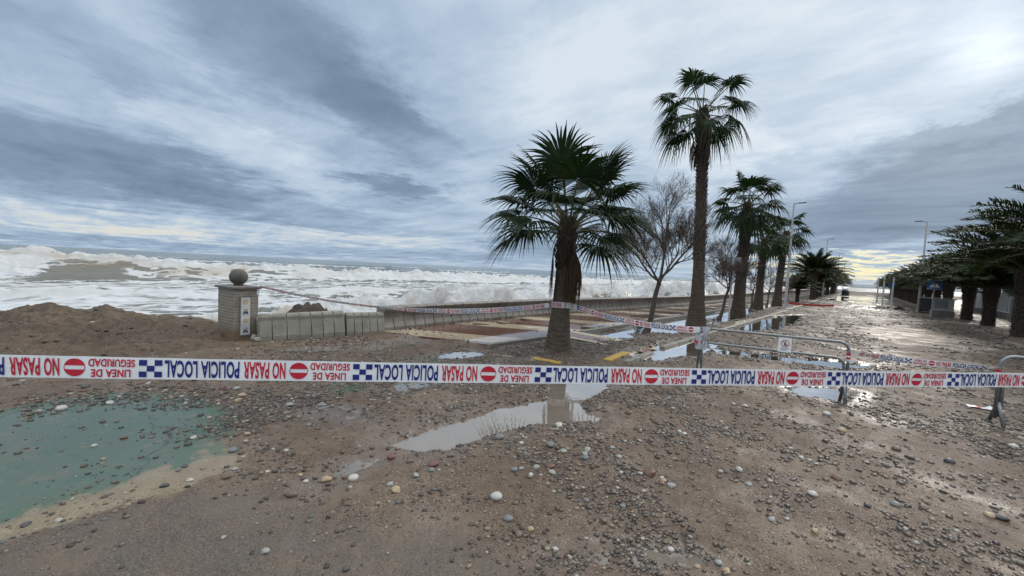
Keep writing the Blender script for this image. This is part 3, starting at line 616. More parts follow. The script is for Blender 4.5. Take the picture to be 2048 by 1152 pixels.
# the far beach bank closing the road
xs_ = np.linspace(-14, 30, 60); ys_ = np.linspace(104, 132, 24); X, Y = np.meshgrid(xs_, ys_, indexing='ij'); x, y = X.ravel(), Y.ravel()
zz_ = .62*np.exp(-((y-118)/6)**2)*(.7+.6*fbm(x*.4, y*.4, 121)) - .05
i = np.arange(60*24).reshape(60, 24); mesh_obj('far_sand_bank', np.stack([x, y, zz_], 1), np.stack([i[:-1,:-1], i[1:,:-1], i[1:,1:], i[:-1,1:]], -1).reshape(-1, 4), M_rock, smooth=True)['kind'] = 'structure'

# ------------------------------------------------------------------ gate pillar
pc = G(466, 687)
pil = thing('brick_pillar', 'buff brick pillar with stone ball on top and a column of emblem tiles', 'pillar', (pc[0], pc[1], -.02), math.radians(192))
# local frame: x runs along the shaded face, y along the tiled face (towards -y)
PW, PD, PH = .66, .47, 1.13
b = MB(); b.box((PW/2, -PD/2, PH/2), (PW, PD, PH), bev=.006); b.build('brick_shaft', M_brick, pil)
b = MB(); b.box((PW/2, -PD/2, PH+.026), (PW+.10, PD+.10, .05), bev=.012); b.build('coping', M_cap, pil)
b = MB(); b.lathe([(.05,0),(.085,.005),(.09,.03),(.07,.05)], 20, c=(PW/2, -PD/2, PH+.05))
prf = [(.17*math.sin(a), .17-.17*math.cos(a)) for a in np.linspace(.02, math.pi-.02, 22)]; b.lathe(prf, 32, c=(PW/2, -PD/2, PH+.065)); b.build('stone_ball', M_ball, pil, True)
tx = -.004
tp = MB(); tp.box((tx-.004, -.215, .56), (.016, .20, .82)); tpo = tp.build('tile_panel', M_cap, pil)
for k in range(4):
    b = MB(); zc = .565+.2925-.195*k; b.box((tx-.012, -.215, zc), (.012, .178, .190), 0, bev=.003)
    xf = tx-.0205
    def pl_(pts, m, off=0): b.add([(xf-off, -.215-a, zc+c_) for a, c_ in pts], [tuple(range(len(pts)))[::-1]], m)
    if k in (0, 2):
        pl_([(-.030,-.04),(.030,-.04),(.034,.01),(.026,.045),(.012,.035),(0,.05),(-.012,.035),(-.026,.045),(-.034,.01)], 1)
        for zz2 in (-.022, 0, .02): pl_([(-.018,zz2-.005),(.018,zz2-.005),(.018,zz2+.004),(-.018,zz2+.004)], 5, .001)
    else:
        pl_([(-.055,-.055),(-.018,.028),(.002,-.006),(.022,.028),(.055,-.055),(.03,-.055),(.0,-.022),(-.03,-.055)], 2)
        pl_([(-.03,-.058),(.0,-.024),(.03,-.058)], 3, .001)
        arc = [(.048*math.cos(a), .022+.034*math.sin(a)) for a in np.linspace(.15, math.pi-.15, 12)]; arc2 = [(.036*math.cos(a), .022+.022*math.sin(a)) for a in np.linspace(math.pi-.15, .15, 12)]
        pl_(arc+arc2, 4, .001)
    b.build('emblem_tile', [M_tile, M_ochre, M_ink, M_cyan, M_redglaze, M_white], tpo)

# ------------------------------------------------------------------ seawall and its torn-off blocks
WZ = .10
wall_line = [(-8.82,4.95),(-8.95,6.2),(-9.02,7.3),(-9.05,9.5),(-8.98,12.1),(-8.5,17),(-8.0,22.5),(-7.75,26.6),(-7.65,34),(-7.6,46),(-7.6,60),(-7.6,85),(-7.6,138)]
wl = np.array(wall_line); sg = np.hypot(*np.diff(wl, axis=0).T); cum = np.concatenate([[0], np.cumsum(sg)])
def wpt(t): return np.array([np.interp(t, cum, wl[:,0]), np.interp(t, cum, wl[:,1])])
WPROF = [(.06,-.1),(.05,.06),(-.02,.18),(-.05,.30),(-.03,.40),(.07,.50),(.10,.555),(.06,.585),(-.24,.59),(-.28,.56),(-.28,-.6)]   # offset towards the walk, height
b = MB(); t0 = 0.0; step = .34; gap = .024; L = cum[-1]
while t0 < L-.5:
    st = step if t0 < 34 else 3.0
    V = []
    for tt in (t0+gap/2, min(t0+st-gap/2, L)):
        p = wpt(tt); dd = wpt(min(tt+.1, L))-wpt(max(tt-.1, 0)); dd /= np.hypot(*dd); nrm = np.array([dd[1], -dd[0]])
        jz = 0
        V += [(p[0]+nrm[0]*o, p[1]+nrm[1]*o, WZ+h) for o, h in WPROF]
    n = len(WPROF); b.add(V, [(k, (k+1) % n, n+(k+1) % n, n+k) for k in range(n)] + [tuple(range(n))[::-1], tuple(n+k for k in range(n))]); t0 += st
# dark core behind the joints
V = []; F = []; core = np.linspace(.05, L-.1, 120)
for k, tt in enumerate(core):
    p = wpt(tt); dd = wpt(min(tt+.1, L))-wpt(max(tt-.1, 0)); dd /= np.hypot(*dd); nrm = np.array([dd[1], -dd[0]])
    V += [(p[0]-nrm[0]*.06, p[1]-nrm[1]*.06, WZ-.1), (p[0]-nrm[0]*.06, p[1]-nrm[1]*.06, WZ+.52), (p[0]-nrm[0]*.22, p[1]-nrm[1]*.22, WZ+.52), (p[0]-nrm[0]*.22, p[1]-nrm[1]*.22, WZ-.1)]
    if k: a = 4*k; F += [(a-4+q, a-4+(q+1) % 4, a+(q+1) % 4, a+q) for q in range(4)]
b.add(V, F)
tag(b.build('seawall', M_concw), 'long curved grey concrete seawall with vertical joints edging the promenade', 'wall')
specs = [((514,684),(603,679),3,'first torn-off concrete wall block, right beside the brick pillar, with a broken end',.55,True),
         ((600,679.5),(691,673.5),4,'middle one of three torn-off concrete wall blocks, between the broken one and the last',.56,False),
         ((693,673),(770,668.5),5,'last torn-off concrete wall block, touching the start of the standing seawall',.53,False)]
for (pa, pb_, npan, lab, hh, rough_end) in specs:
    A, B = G(*pa, .03), G(*pb_, .03); dv = B-A; ln = np.hypot(dv[0], dv[1])
    o = thing('wall_block', lab, 'concrete block', A, math.atan2(dv[1], dv[0]), 'torn-off wall blocks beside the pillar')
    b = MB(); pw = ln/npan
    prof = [(0,-.08),(0,.10),(.05,.30),(.12,hh-.04),(.16,hh),(.30,hh+.01),(.36,hh-.04),(.36,-.08)]
    for k in range(npan):
        x0, x1 = k*pw+.008, (k+1)*pw-.008
        if k == 0 and rough_end:
            V = []
            for xx in (x0, x0+.05, x1):
                V += [(xx + (rnd.uniform(-.03,.10) if xx == x0 else rnd.uniform(-.01,.02) if xx < x1 else 0), y_, z_*(rnd.uniform(.82,.98) if xx == x0 else 1)) for y_, z_ in prof]
            nn = len(prof); b.add(V, [(r*nn+q, r*nn+(q+1) % nn, (r+1)*nn+(q+1) % nn, (r+1)*nn+q) for r in range(2) for q in range(nn)] + [tuple(range(nn))[::-1], tuple(2*nn+q for q in range(nn))])
        else:
            nn = len(prof); b.add([(xx, y_, z_) for xx in (x0, x1) for y_, z_ in prof], [(q, (q+1) % nn, nn+(q+1) % nn, nn+q) for q in range(nn)] + [tuple(range(nn))[::-1], tuple(nn+q for q in range(nn))])
    o.rotation_euler[1] = rnd.uniform(-.025,.025); o.rotation_euler[0] = rnd.uniform(-.06,.0)
    b.box((ln/2, .20, hh/2-.03), (ln-.04, .22, hh-.06))
    ob = b.build('block_panels', M_conc2, o)
    if rough_end:
        c = MB(); 
        for q in range(5):
            Vv = ICO1*np.array([rnd.uniform(.05,.10), rnd.uniform(.05,.09), rnd.uniform(.04,.08)])*(1+.25*rng.uniform(-1,1,(len(ICO1),1))) + np.array([rnd.uniform(-.10,.05), rnd.uniform(-.02,.28), rnd.uniform(.0,.12)])
            c.add(Vv, [tuple(f) for f in ICO1F])
        c.build('broken_concrete', M_conc, o)
o = thing('sand_mound', 'dark stony sand mound showing behind the torn-off wall blocks', 'sand mound', G(625, 668))
X, Y = np.meshgrid(np.linspace(-1, 1, 24), np.linspace(-1, 1, 24), indexing='ij'); x, y = X.ravel(), Y.ravel(); rr_ = np.hypot(x, y)
zq = .66*np.clip(1-rr_**3, -.1, 1) + .26*(fbm(x*7, y*7, 131)-.5)
i = np.arange(576).reshape(24, 24); mesh_obj('sand', np.stack([x*.5-1.0, y*.72+.25, zq-.05], 1), np.stack([i[:-1,:-1], i[1:,:-1], i[1:,1:], i[:-1,1:]], -1).reshape(-1, 4), M_rubble, o, True)

# ------------------------------------------------------------------ kerbs
def kerb_run(x0, y0, x1, y1, zt, lab, m=M_kerb, wdt=.14, ht=.26, stone=1.0, cat='kerb', name='kerb'):
    ln = math.hypot(x1-x0, y1-y0); a = math.atan2(y1-y0, x1-x0); n = max(1, round(ln/stone)); b = MB()
    for k in range(n):
        t_ = (k+.5)*ln/n; b.box((x0+math.cos(a)*t_, y0+math.sin(a)*t_, zt-ht/2+rnd.uniform(-.006,.006)), (ln/n-.008, wdt, ht), rz=a+rnd.uniform(-.006,.006), bev=.018)
    return tag(b.build(name, m), lab, cat)
kerb_run(-6.0, 5.9, -5.93, 8.2, .122, 'wet stone kerb edging the promenade, behind the big fan palm')
kerb_run(-5.90, 9.55, -5.72, 30, .122, 'long wet kerb edging the promenade beyond the crossing path')
kerb_run(-5.72, 30.2, -5.70, 120, .122, 'far kerb edging the promenade in the distance', stone=3)
kerb_run(-3.58, 9.6, -3.40, 30, .07, 'muddy kerb between the planting strip and the road')
kerb_run(-3.40, 30.2, -3.35, 120, .105, 'distant muddy kerb along the planting strip', stone=3)
kerb_run(4.05, 20, 4.05, 120, .085, 'low kerb in front of the row of date palms', stone=2)
for pa, pb_, lab in (((1066,720),(1122,731),'worn yellow kerb stone sunk in gravel in front of the big fan palm'), ((1212,728),(1252,711),'bright yellow rounded kerb stone at the corner right of the big fan palm')):
    A, B = G(*pa), G(*pb_); kerb_run(A[0], A[1], B[0], B[1], .10 if 'bright' in lab else .065, lab, M_yel, .16, .24, 2.0, 'kerb stone', 'kerb_stone')
A, B = G(1250, 727), G(1302, 707); kerb_run(A[0], A[1], B[0], B[1], .055, 'grey kerb stones ending beside the bright yellow kerb stone', M_kerb, .13, .2, .6)
A, B = G(985, 712), G(1062, 719); kerb_run(A[0], A[1], B[0], B[1], .035, 'half buried brown kerb stone left of the worn yellow one', M_kerb, .13, .2, .9, 'kerb stone', 'kerb_stone')

# ------------------------------------------------------------------ palms
def fan_frond(mb, base, azm, elv, pet, R, nseg, droop, mleaf=0, mpet=1, spread=2.2, sag=.25, rs=rnd, dead=False):
    """a stalk and a round blade of folded segments with free drooping tips"""
    d = Vector((math.cos(elv)*math.sin(azm), math.cos(elv)*math.cos(azm), math.sin(elv))); base = Vector(base); pts = []
    for k in range(6):
        s_ = k/5; p = base + d*pet*s_ - Vector((0,0,1))*sag*pet*s_*s_; pts.append(p)
    mb.tube(pts, [.026-.003*k for k in range(6)], 5, mpet, False)
    T = (pts[-1]-pts[-2]).normalized(); S = T.cross(Vector((0,0,1)))
    S = S.normalized() if S.length > .05 else Vector((math.cos(azm), -math.sin(azm), 0))
    roll = rs.uniform(-.35, .35); N = S.cross(T).normalized(); S2 = S*math.cos(roll)+N*math.sin(roll); N = S2.cross(T).normalized(); S = S2
    P0 = pts[-1]; dth = 2*spread/nseg; st = [0.04, .26, .48, .66, .84, 1.0]
    for j in range(nseg):
        th = -spread + (j+.5)*dth; Dj = (T*math.cos(th) + S*math.sin(th) + N*.22*(1-abs(math.cos(th)))).normalized()
        W = Dj.cross(N).normalized(); r = R*(.78+.22*math.cos(th*.7))*rs.uniform(.92, 1.05); V = []; dr = droop*rs.uniform(.6, 1.5); tw = rs.uniform(-.12, .12)
        for s_ in st:
            hw = math.tan(dth/2)*s_*r*1.04 if s_ < .5 else math.tan(dth/2)*.5*r*1.04*max(0.06, (1-s_)/.5)**.9
            bend = max(0, s_-.40); c = P0 + Dj*r*s_ + Vector((0,0,-1))*dr*r*bend**1.8*1.6 - Vector((0,0,1))*.06*r*s_*s_ + W*tw*r*bend
            V += [c-W*hw, c+N*hw*.45, c+W*hw]
        F = []
        for k in range(len(st)-1): a = 3*k; F += [(a, a+1, a+4, a+3), (a+1, a+2, a+5, a+4)]
        mb.add([tuple(v) for v in V], F, mleaf)
def dead_frond(mb, base, azm, L, m=0, rs=rnd):
    b = Vector(base); o = Vector((math.sin(azm), math.cos(azm), 0)); side = Vector((math.cos(azm), -math.sin(azm), 0))
    mb.tube([b, b+o*.10+Vector((0,0,.03)), b+o*.15-Vector((0,0,.15))], [.018,.014,.012], 5, m, False); p0 = b+o*.15-Vector((0,0,.15))
    for j in range(34):
        a = rs.uniform(-1, 1); l = L*rs.uniform(.6, 1.0); V = []
        for s_ in (0, .3, .65, 1):
            c = p0 + side*a*.20*math.sin(min(1, s_*1.6)*1.57) + o*rs.uniform(-.03, .05)*s_ - Vector((0,0,1))*l*s_; hw = .019*(1-s_*.75)
            V += [c-side*hw, c+side*hw]
        mb.add([tuple(v) for v in V], [(0,1,3,2),(2,3,5,4),(4,5,7,6)], m)
def palm_trunk(mb, prof, lean, boots=None, seed=1, n=28, rings=.10):
    """tapered trunk with leaf-scar rings; lean moves the top; boots = (z0, z1, count, size) of cut leaf bases"""
    H_ = prof[-1][1]; zs = np.linspace(0, H_, max(20, int(H_/rings*3))); rs_ = np.interp(zs, [p[1] for p in prof], [p[0] for p in prof])
    V, F = [], []
    off = lambda z_: (lean[0]*(z_/H_)**1.4, lean[1]*(z_/H_)**1.4)
    for i, (z_, r) in enumerate(zip(zs, rs_)):
        ox, oy = off(z_)
        for j in range(n):
            th = 2*math.pi*j/n; q = r*(1+.018*math.sin(z_/rings*6.283+2*math.sin(th*2+seed))+.035*(vnoise(np.array([th*2.5+seed*7]), np.array([z_*5.0]), seed)[0]-.5))
            V.append((ox+q*math.cos(th), oy+q*math.sin(th), z_))
    for i in range(len(zs)-1):
        for j in range(n): j2 = (j+1) % n; F.append((i*n+j, i*n+j2, (i+1)*n+j2, (i+1)*n+j))
    F.append(tuple((len(zs)-1)*n+j for j in range(n))); mb.add(V, F, 0)
    for z0, z1, cnt, size in (boots or []):
        for k in range(cnt):
            z_ = z0+(z1-z0)*(k+.5)/cnt; th = k*2.399+rnd.uniform(-.15,.15); r = np.interp(z_, zs, rs_)*.97; ox, oy = off(z_); o = Vector((math.cos(th), math.sin(th), 0)); sd = Vector((-math.sin(th), math.cos(th), 0)); up = Vector((0,0,1))
            c = Vector((ox, oy, z_))+o*r; hw = size*.55; l = size*rnd.uniform(.7, 1.3); ti = c+o*l*.42+up*l
            mb.add([tuple(c-sd*hw), tuple(c+sd*hw), tuple(c+o*size*.25-up*size*.05), tuple(ti-sd*hw*.45), tuple(ti+sd*hw*.45), tuple(ti+o*.02)], [(0,2,5,3),(2,1,4,5),(0,3,4,1),(3,5,4),(0,1,2)], 1)
def fan_palm(name_label, loc, trunk_prof, lean, boots, nf, pet, R, seed, dead=4, nseg=34, droop=.5, fronds_each=True, elr=(80, -22), leafm=M_leaf, trunkm=M_trunk, dead_len=.9, dead_drop=.3, group=None, extra=None):
    o = thing('fan_palm', name_label, 'palm tree', loc, 0, group); rs = random.Random(seed)
    b = MB(); palm_trunk(b, trunk_prof, lean, boots, seed); b.build('trunk', [trunkm, M_boot], o, False)
    top = trunk_prof[-1][1]; c0 = (lean[0], lean[1], top-.04); crown = MB()
    for k in range(nf):
        f = (k+.5)/nf; e = math.radians(elr[0]+(elr[1]-elr[0])*f**.62+rs.uniform(-7, 7)); a = k*2.39996+seed+rs.uniform(-.2,.2)
        bz_ = c0[2]-.32*f*(1 if top > 1 else .5); mbx = MB() if fronds_each else crown
        pl_ = pet*rs.uniform(.88,1.10)*(1-.38*f); fan_frond(mbx, (c0[0]+.10*math.sin(a), c0[1]+.10*math.cos(a), bz_), a, e, pl_, R*rs.uniform(.88,1.08), nseg, droop*(.7+.9*f), spread=2.0+.25*rs.random(), sag=.10+.24*f, rs=rs)
        if fronds_each: mbx.build('frond', [leafm, M_petiole], o)
    for a, e, pl_, rr2 in (extra or []):
        mbx = MB(); fan_frond(mbx, c0, a, e, pl_, rr2, nseg, droop*.6, rs=rs, sag=.1); mbx.build('frond', [leafm, M_petiole], o)
    if not fronds_each: crown.build('crown', [leafm, M_petiole], o)
    for k in range(dead):
        m_ = MB() if fronds_each else None
        mm = MB(); a = k*2.1+seed*1.3+rs.uniform(-.3,.3); dead_frond(mm, (c0[0]*.97+.15*math.sin(a), c0[1]*.97+.15*math.cos(a), top-dead_drop-rs.uniform(0,.25)), a, dead_len*rs.uniform(.75,1.1), rs=rs); mm.build('dead_frond', M_dead, o)
    return o
def gl(px, py): p = G(px, py, .03); return (p[0], p[1], .02)
PA = math.radians(-42)          # azimuth the camera looks along
fan_palm('big fan palm in the middle with a tape tied round its grey trunk', gl(1115, 701), [(.31,0),(.275,.18),(.235,.6),(.19,1.05),(.175,1.75),(.175,2.0),(.18,2.5),(.12,2.92)], (.08,.04), [(1.80,2.92,110,.12)], 26, 1.40, 1.02, 3, 9, 42, .40, trunkm=M_trunk2, elr=(84,14), dead_len=1.2, dead_drop=.50,
         extra=[(PA+1.57, .95, 1.25, 1.0), (PA-1.57, .95, 1.25, 1.0)])
fan_palm('tallest fan palm with a shaggy slender trunk, right of the bare tree', gl(1392, 649), [(.38,0),(.33,.25),(.255,.9),(.205,2),(.185,4),(.185,6.1),(.215,7.4),(.12,8.1)], (-.28,-.1), [(2.4,5.9,300,.09),(5.9,8.0,150,.15)], 22, 1.36, .86, 11, 3, 30, .78, elr=(82,-16), dead_len=1.15, dead_drop=1.0)
FG = 'fan palms in the planting strip'
fan_palm('medium fan palm behind the back of the square sign', gl(1475, 636), [(.36,0),(.32,.3),(.25,.9),(.205,3),(.22,4.8),(.12,5.4)], (.05,.0), [(2,5.3,200,.12)], 24, 1.1, .88, 23, 4, 22, .7, fronds_each=False, dead_len=.9, group=None)
fan_palm('short fan palm standing between the medium one and the lamp post', gl(1515, 619), [(.32,0),(.29,.3),(.22,.9),(.18,3),(.20,3.8),(.12,4.4)], (.1,.0), [(2,4.3,140,.12)], 20, 1.05, .82, 31, 3, 18, .7, fronds_each=False)
fan_palm('fan palm just left of the nearest lamp post', gl(1553, 613), [(.36,0),(.32,.3),(.24,.9),(.195,4),(.21,4.9),(.12,5.45)], (.2,.1), [(2,5.4,120,.12)], 22, 1.1, .9, 43, 3, 18, .7, fronds_each=False)

def pinnate(mb, base, azm, elv, L, nl, bend, ml=0, mp=1, rs=rnd, ll=.5):
    """a feather frond: arching rachis with two rows of narrow leaflets"""
    base = Vector(base); N = 9; pts = []; p = base.copy(); e = elv
    for k in range(N):
        pts.append(p.copy()); d = Vector((math.cos(e)*math.sin(azm), math.cos(e)*math.cos(azm), math.sin(e))); p = p + d*L/(N-1); e -= bend/(N-1)*(0.5+k/(N-1))
    mb.tube(pts, [.030-.0030*k for k in range(N)], 4, mp, False)
    for j in range(nl):
        s_ = .12+.88*(j+.5)/nl; f = s_*(N-1); k = min(int(f), N-2); c = pts[k].lerp(pts[k+1], f-k); T = (pts[k+1]-pts[k]).normalized(); S = T.cross(Vector((0,0,1)))
        S = S.normalized() if S.length > .05 else Vector((1,0,0)); U = S.cross(T).normalized(); l = ll*(.35+1.0*math.sin(math.pi*min(1, .15+.80*s_))**.8)*rs.uniform(.85,1.1)
        for sd in (-1, 1):
            D_ = (S*sd*.80 + T*.62 + U*rs.uniform(.0,.65)).normalized(); W = (T - D_*T.dot(D_)).normalized()*.0125*(1+ll)
            m1 = c + D_*l*.5; ti = c + D_*l - Vector((0,0,1))*l*.20*rs.uniform(.4,1.5); mb.add([tuple(c-W*.5), tuple(c+W*.5), tuple(m1+W), tuple(m1-W), tuple(ti)], [(0,1,2,3),(3,2,4)], ml)
def date_palm_mesh(seed, th, r, crownR, nf, nl, dens_droop=1.0):
    rs = random.Random(seed); t_ = MB(); palm_trunk(t_, [(r*1.18,0),(r*1.05,.2),(r*.95,th*.5),(r*1.15,th*.85),(r*1.25,th)], (0,0), [(th*.05,th*.6,110,.075),(th*.6,th+.1,90,.13)], seed, 22)
    c = MB()
    for k in range(nf):
        f = (k+.5)/nf; a = k*2.39996+rs.uniform(-.15,.15); e = math.radians(82-68*f**.9+rs.uniform(-6,6)); L = crownR*rs.uniform(.86,1.06)*(.80+.25*f)
        pinnate(c, (r*.5*math.sin(a), r*.5*math.cos(a), th+.15-.25*f), a, e, L, nl, dens_droop*(.62+.5*rs.random()), rs=rs, ll=.40)
    return t_, c
protos = []
for sd, th, r, cr_, nf, nl in ((1, 2.0, .22, 2.75, 72, 76), (2, 2.1, .235, 2.8, 70, 74), (3, 2.8, .26, 3.1, 74, 80)):
    t_, c = date_palm_mesh(sd, th, r, cr_, nf, nl); protos.append((t_, c))
DG = 'date palms lining the road'
pm = []
for (t_, c) in protos:
    pm.append((t_, c, []))
def date_palm(k, loc, rz, sc, label, group=DG):
    t_, c, cache = pm[k]; o = thing('date_palm', label, 'palm tree', loc, rz, group); o.scale = (sc, sc, sc)
    if not cache:
        a = t_.build('trunk', [M_trunk, M_boot], o); b_ = c.build('crown', [M_leaf2, M_petiole], o); cache += [a, b_]
    else:
        for q in cache: d = q.copy(); col.objects.link(d); d.parent = o
    return o
row = [(4.95, 19.0, 2, 1.05, 'date palm reaching in from the frame edge with only its frond tips showing'),
       (4.81, 25.1, 2, .98, 'tall date palm, nearest trunk of the row, cut off by the frame edge'),
       (4.89, 31.1, 0, 1.02, 'second date palm from the near end, with a bulging trunk neck'),
       (4.71, 35.3, 1, .98, 'third date palm from the near end, in front of the white fence panels'),
       (4.62, 41.9, 1, 1.0, 'fourth date palm of the row, just right of the blue crossing sign'),
       (4.6, 47.3, 0, 1.05, 'fifth date palm of the row, just left of the blue crossing sign'),
       (4.6, 53, 1, 1.03, 'sixth date palm of the row, behind the right-hand lamp post')]
for k, (x, y, kk, sc, lab) in enumerate(row): date_palm(kk, (x, y, .03), k*1.7, sc, lab)
for k in range(11): date_palm(k % 2, (4.55, 58.5+5.5*k, .03), k*2.3+.5, 1.0+.05*math.sin(k*2.1), 'far date palm merging into the dark row on the inland side of the road')
p_ = G(1634, 601); date_palm(2, (p_[0]-.4, p_[1], .03), .8, 1.03, 'date palm with upright fronds on the seaward side, beside the second lamp post')
p_ = G(1602, 606); date_palm(0, (p_[0]-.3, p_[1], .03), 2.8, .62, 'young low date palm with fronds near the ground, right of the nearest lamp post')
for k in range(9): date_palm(k % 2, (-4.3+.25*math.sin(k*3), 62+6.2*k, .03), k*1.9, 1.02+.06*math.sin(k*1.7), 'far date palm in the seaward row along the planting strip')

# ------------------------------------------------------------------ bare trees
def bare_tree(label, loc, H_, seed, lean=(0,0), fork=.33, levels=5, twist=1.0, name='bare_tree'):
    rs = random.Random(seed); o = thing(name, label, 'tree', loc); tk, tw = MB(), MB()
    def grow(p, d, L, r, lev):
        pts = [p.copy()]; dd = d.copy(); n = 4 if lev > 2 else 3
        for k in range(n):
            dd = (dd + Vector((rs.uniform(-1,1), rs.uniform(-1,1), rs.uniform(-.3,.6)))*.14*twist + Vector((0,0,.05))).normalized(); pts.append(pts[-1]+dd*L/n)
        rad = [r*(1-.45*k/n) for k in range(n+1)]
        (tk if lev >= levels-1 else tw).tube(pts, rad, 7 if lev >= levels-1 else 5 if lev > 2 else 3, 0, False)
        if lev == 0: return
        nb = {5: 8, 4: 8, 3: 8, 2: 6, 1: 5}[lev]
        for q in range(nb):
            f = .30+.70*(q+rs.random())/nb; k = min(int(f*n), n-1); c = pts[k].lerp(pts[k+1], f*n-k); t_ = (pts[k+1]-pts[k]).normalized()
            ax = t_.orthogonal().normalized(); ax.rotate(Matrix.Rotation(rs.uniform(0, 6.283), 3, t_)); ang = rs.uniform(.40,1.0) if lev > 1 else rs.uniform(.4,1.1)
            nd = (t_*math.cos(ang)+ax*math.sin(ang)); nd = (nd + Vector((0,0,.12))).normalized()
            grow(c, nd, L*rs.uniform(.50,.72)*(1.12-.35*f), max(.0030, r*(.52-.15*f)), lev-1)
    base = Vector((0,0,-.05)); top = Vector((lean[0], lean[1], H_*fork))
    tk.tube([base, base.lerp(top, .3)+Vector((.03,-.02,0)), base.lerp(top, .7)+Vector((-.03,.02,0)), top], [.088*H_/4.8*1.25, .072*H_/4.8, .064*H_/4.8, .058*H_/4.8], 9, 0, False)
    tk.lathe([(.16*H_/4.8,0),(.12*H_/4.8,.08),(.085*H_/4.8,.2)], 10, 0, (0,0,-.05))
    for q in range(4):
        a = q*1.571+rs.uniform(-.4,.4); e = rs.uniform(.35,.95)
        grow(top-Vector((0,0,.15*q*.5)), Vector((math.cos(e)*math.cos(a), math.cos(e)*math.sin(a), math.sin(e))), H_*.27*rs.uniform(.85,1.15), .034*H_/4.8, levels-1)
    grow(top, Vector((.05,0,1)), H_*.36, .040*H_/4.8, levels-1)
    tk.build('trunk', M_twig, o, True); tw.build('crown', M_twigr, o); return o
bare_tree('large bare wispy tree with a leaning trunk between the big and the tallest palm', gl(1292, 667), 5.1, 5, (.22,.28), .34)
bare_tree('bare wispy tree behind the tallest fan palm and left of the sign back', gl(1438, 638), 4.1, 8, (.25,.3), .36)
for (px, py, H_, sd, lab) in ((1500,620,3.6,12,'small bare tree between the medium and short fan palms'), (1533,612,3.4,14,'small bare tree behind the short fan palm'), (1573,605,3.3,17,'small bare tree just right of the foot of the nearest lamp post')):
    bare_tree(lab, gl(px, py), H_, sd, (.1,.1), .36, 4)
# dry weeds round the foot of the big bare tree, a wind-blown shrub on the seawall side
def shrub(label, loc, H_, seed, n):
    rs = random.Random(seed); o = thing('dry_shrub', label, 'shrub', loc); b = MB()
    for k in range(n):
        a = rs.uniform(0, 6.28); e = rs.uniform(.6,1.4); p = Vector((rs.uniform(-.1,.1), rs.uniform(-.1,.1), 0)); d = Vector((math.cos(e)*math.cos(a), math.cos(e)*math.sin(a), math.sin(e))); L = H_*rs.uniform(.5,1.1); q = [p, p+d*L*.5+Vector((rs.uniform(-.04,.04), rs.uniform(-.04,.04), 0)), p+d*L]
        b.tube(q, [.006,.004,.002], 3, 0, False)
        for j in range(6):
            s_ = rs.uniform(.3,1); c = q[0].lerp(q[2], s_); dd = Vector((rs.uniform(-1,1), rs.uniform(-1,1), rs.uniform(0,1))).normalized(); b.tube([c, c+dd*L*.22], [.003,.0015], 3, 0, False)
    b.build('twigs', M_twigr, o); return o
shrub('thin dry shrub at the foot of the large bare tree', (gl(1283,664)[0]-.05, gl(1283,664)[1]-.15, .02), .75, 4, 30)
shrub('tangled dry bush on the beach side of the seawall, left of the large bare tree', (-9.2, 17.0, .1), .9, 6, 90)

# ------------------------------------------------------------------ lamp posts, poles and signs
def lamp(loc, label, H_=7.0, side=1):
    o = thing('street_lamp', label, 'street lamp', loc, 0, 'street lamps along the road')
    b = MB(); b.box((0,0,.02), (.34,.34,.04), bev=.008); b.tube([(0,0,.03),(0,0,.35),(0,0,H_*.5),(0,0,H_)], [.095,.085,.070,.045], 12); b.box((.0,-.088,.75), (.09,.012,.30)); b.build('pole', M_post, o, False)
    b = MB(); b.tube([(0,0,H_-.02),(side*.12,0,H_+.03),(side*.30,0,H_+.045)], [.04,.034,.03], 8)
    b.build('arm', M_gpost, o); b = MB(); b.box((side*.46, 0, H_+.045), (.42,.16,.055), bev=.018); b.build('lamp_head', M_dark, o); return o
for (x, y, sd, lab) in ((-3.78, 31.9, 1, 'nearest pale street lamp, beside the last fan palm'), (-3.62, 62, 1, 'second street lamp on the seaward side, beside the upright date palm'), (-3.5, 92, 1, 'third street lamp on the seaward side, rising over the far palms'), (-3.5, 122, 1, 'farthest thin street lamp on the seaward side')): lamp((x, y, .03), lab, 7.05 if y < 50 else 7.4, sd)
p_ = G(1836, 624); lamp((p_[0], p_[1], .03), 'street lamp rising out of the inland row of date palms', 7.0, -1)
for (px, py, H_, lab) in ((1782,617,2.6,'plain grey pole on the inland roadside, nearest of three'), (1764,612,2.7,'plain grey pole on the inland roadside, middle of three'), (1753,606,2.8,'plain grey pole on the inland roadside, farthest of three')):
    p_ = G(px, py); o = thing('metal_pole', lab, 'pole', (p_[0], p_[1], .0), 0, 'grey poles on the inland roadside'); b = MB(); b.tube([(0,0,0),(0,0,.3),(0,0,H_)], [.085,.07,.055], 10); b.box((0,0,.02), (.3,.3,.04), bev=.008); b.build('shaft', M_post, o)
    b = MB(); b.lathe([(.055,0),(.06,.02),(.04,.05),(.01,.06)], 10, c=(0,0,H_)); b.build('cap', M_gpost, o)
def facing(loc): return math.atan2(-loc[1], -loc[0])        # heading from a place back to the camera
p_ = G(1862, 641); o = thing('crossing_sign', 'blue square pedestrian crossing sign on a grey post by the date palms', 'road sign', (p_[0], p_[1], 0), facing(p_)+math.pi/2)
b = MB(); b.tube([(0,0,0),(0,0,2.36)], .035, 10); b.build('post', M_gpost, o)
b = MB(); b.box((0,-.045,2.10), (.60,.014,.56), bev=.006); pnl = b.build('sign_panel', M_blue, o)
b = MB(); yf = -.0545
def q2(pts, m, off=0): b.add([(x_, yf-off, 2.10+z_) for x_, z_ in pts], [tuple(range(len(pts)))], m)
q2([(-.21,-.17),(.21,-.17),(0,.20)], 0)
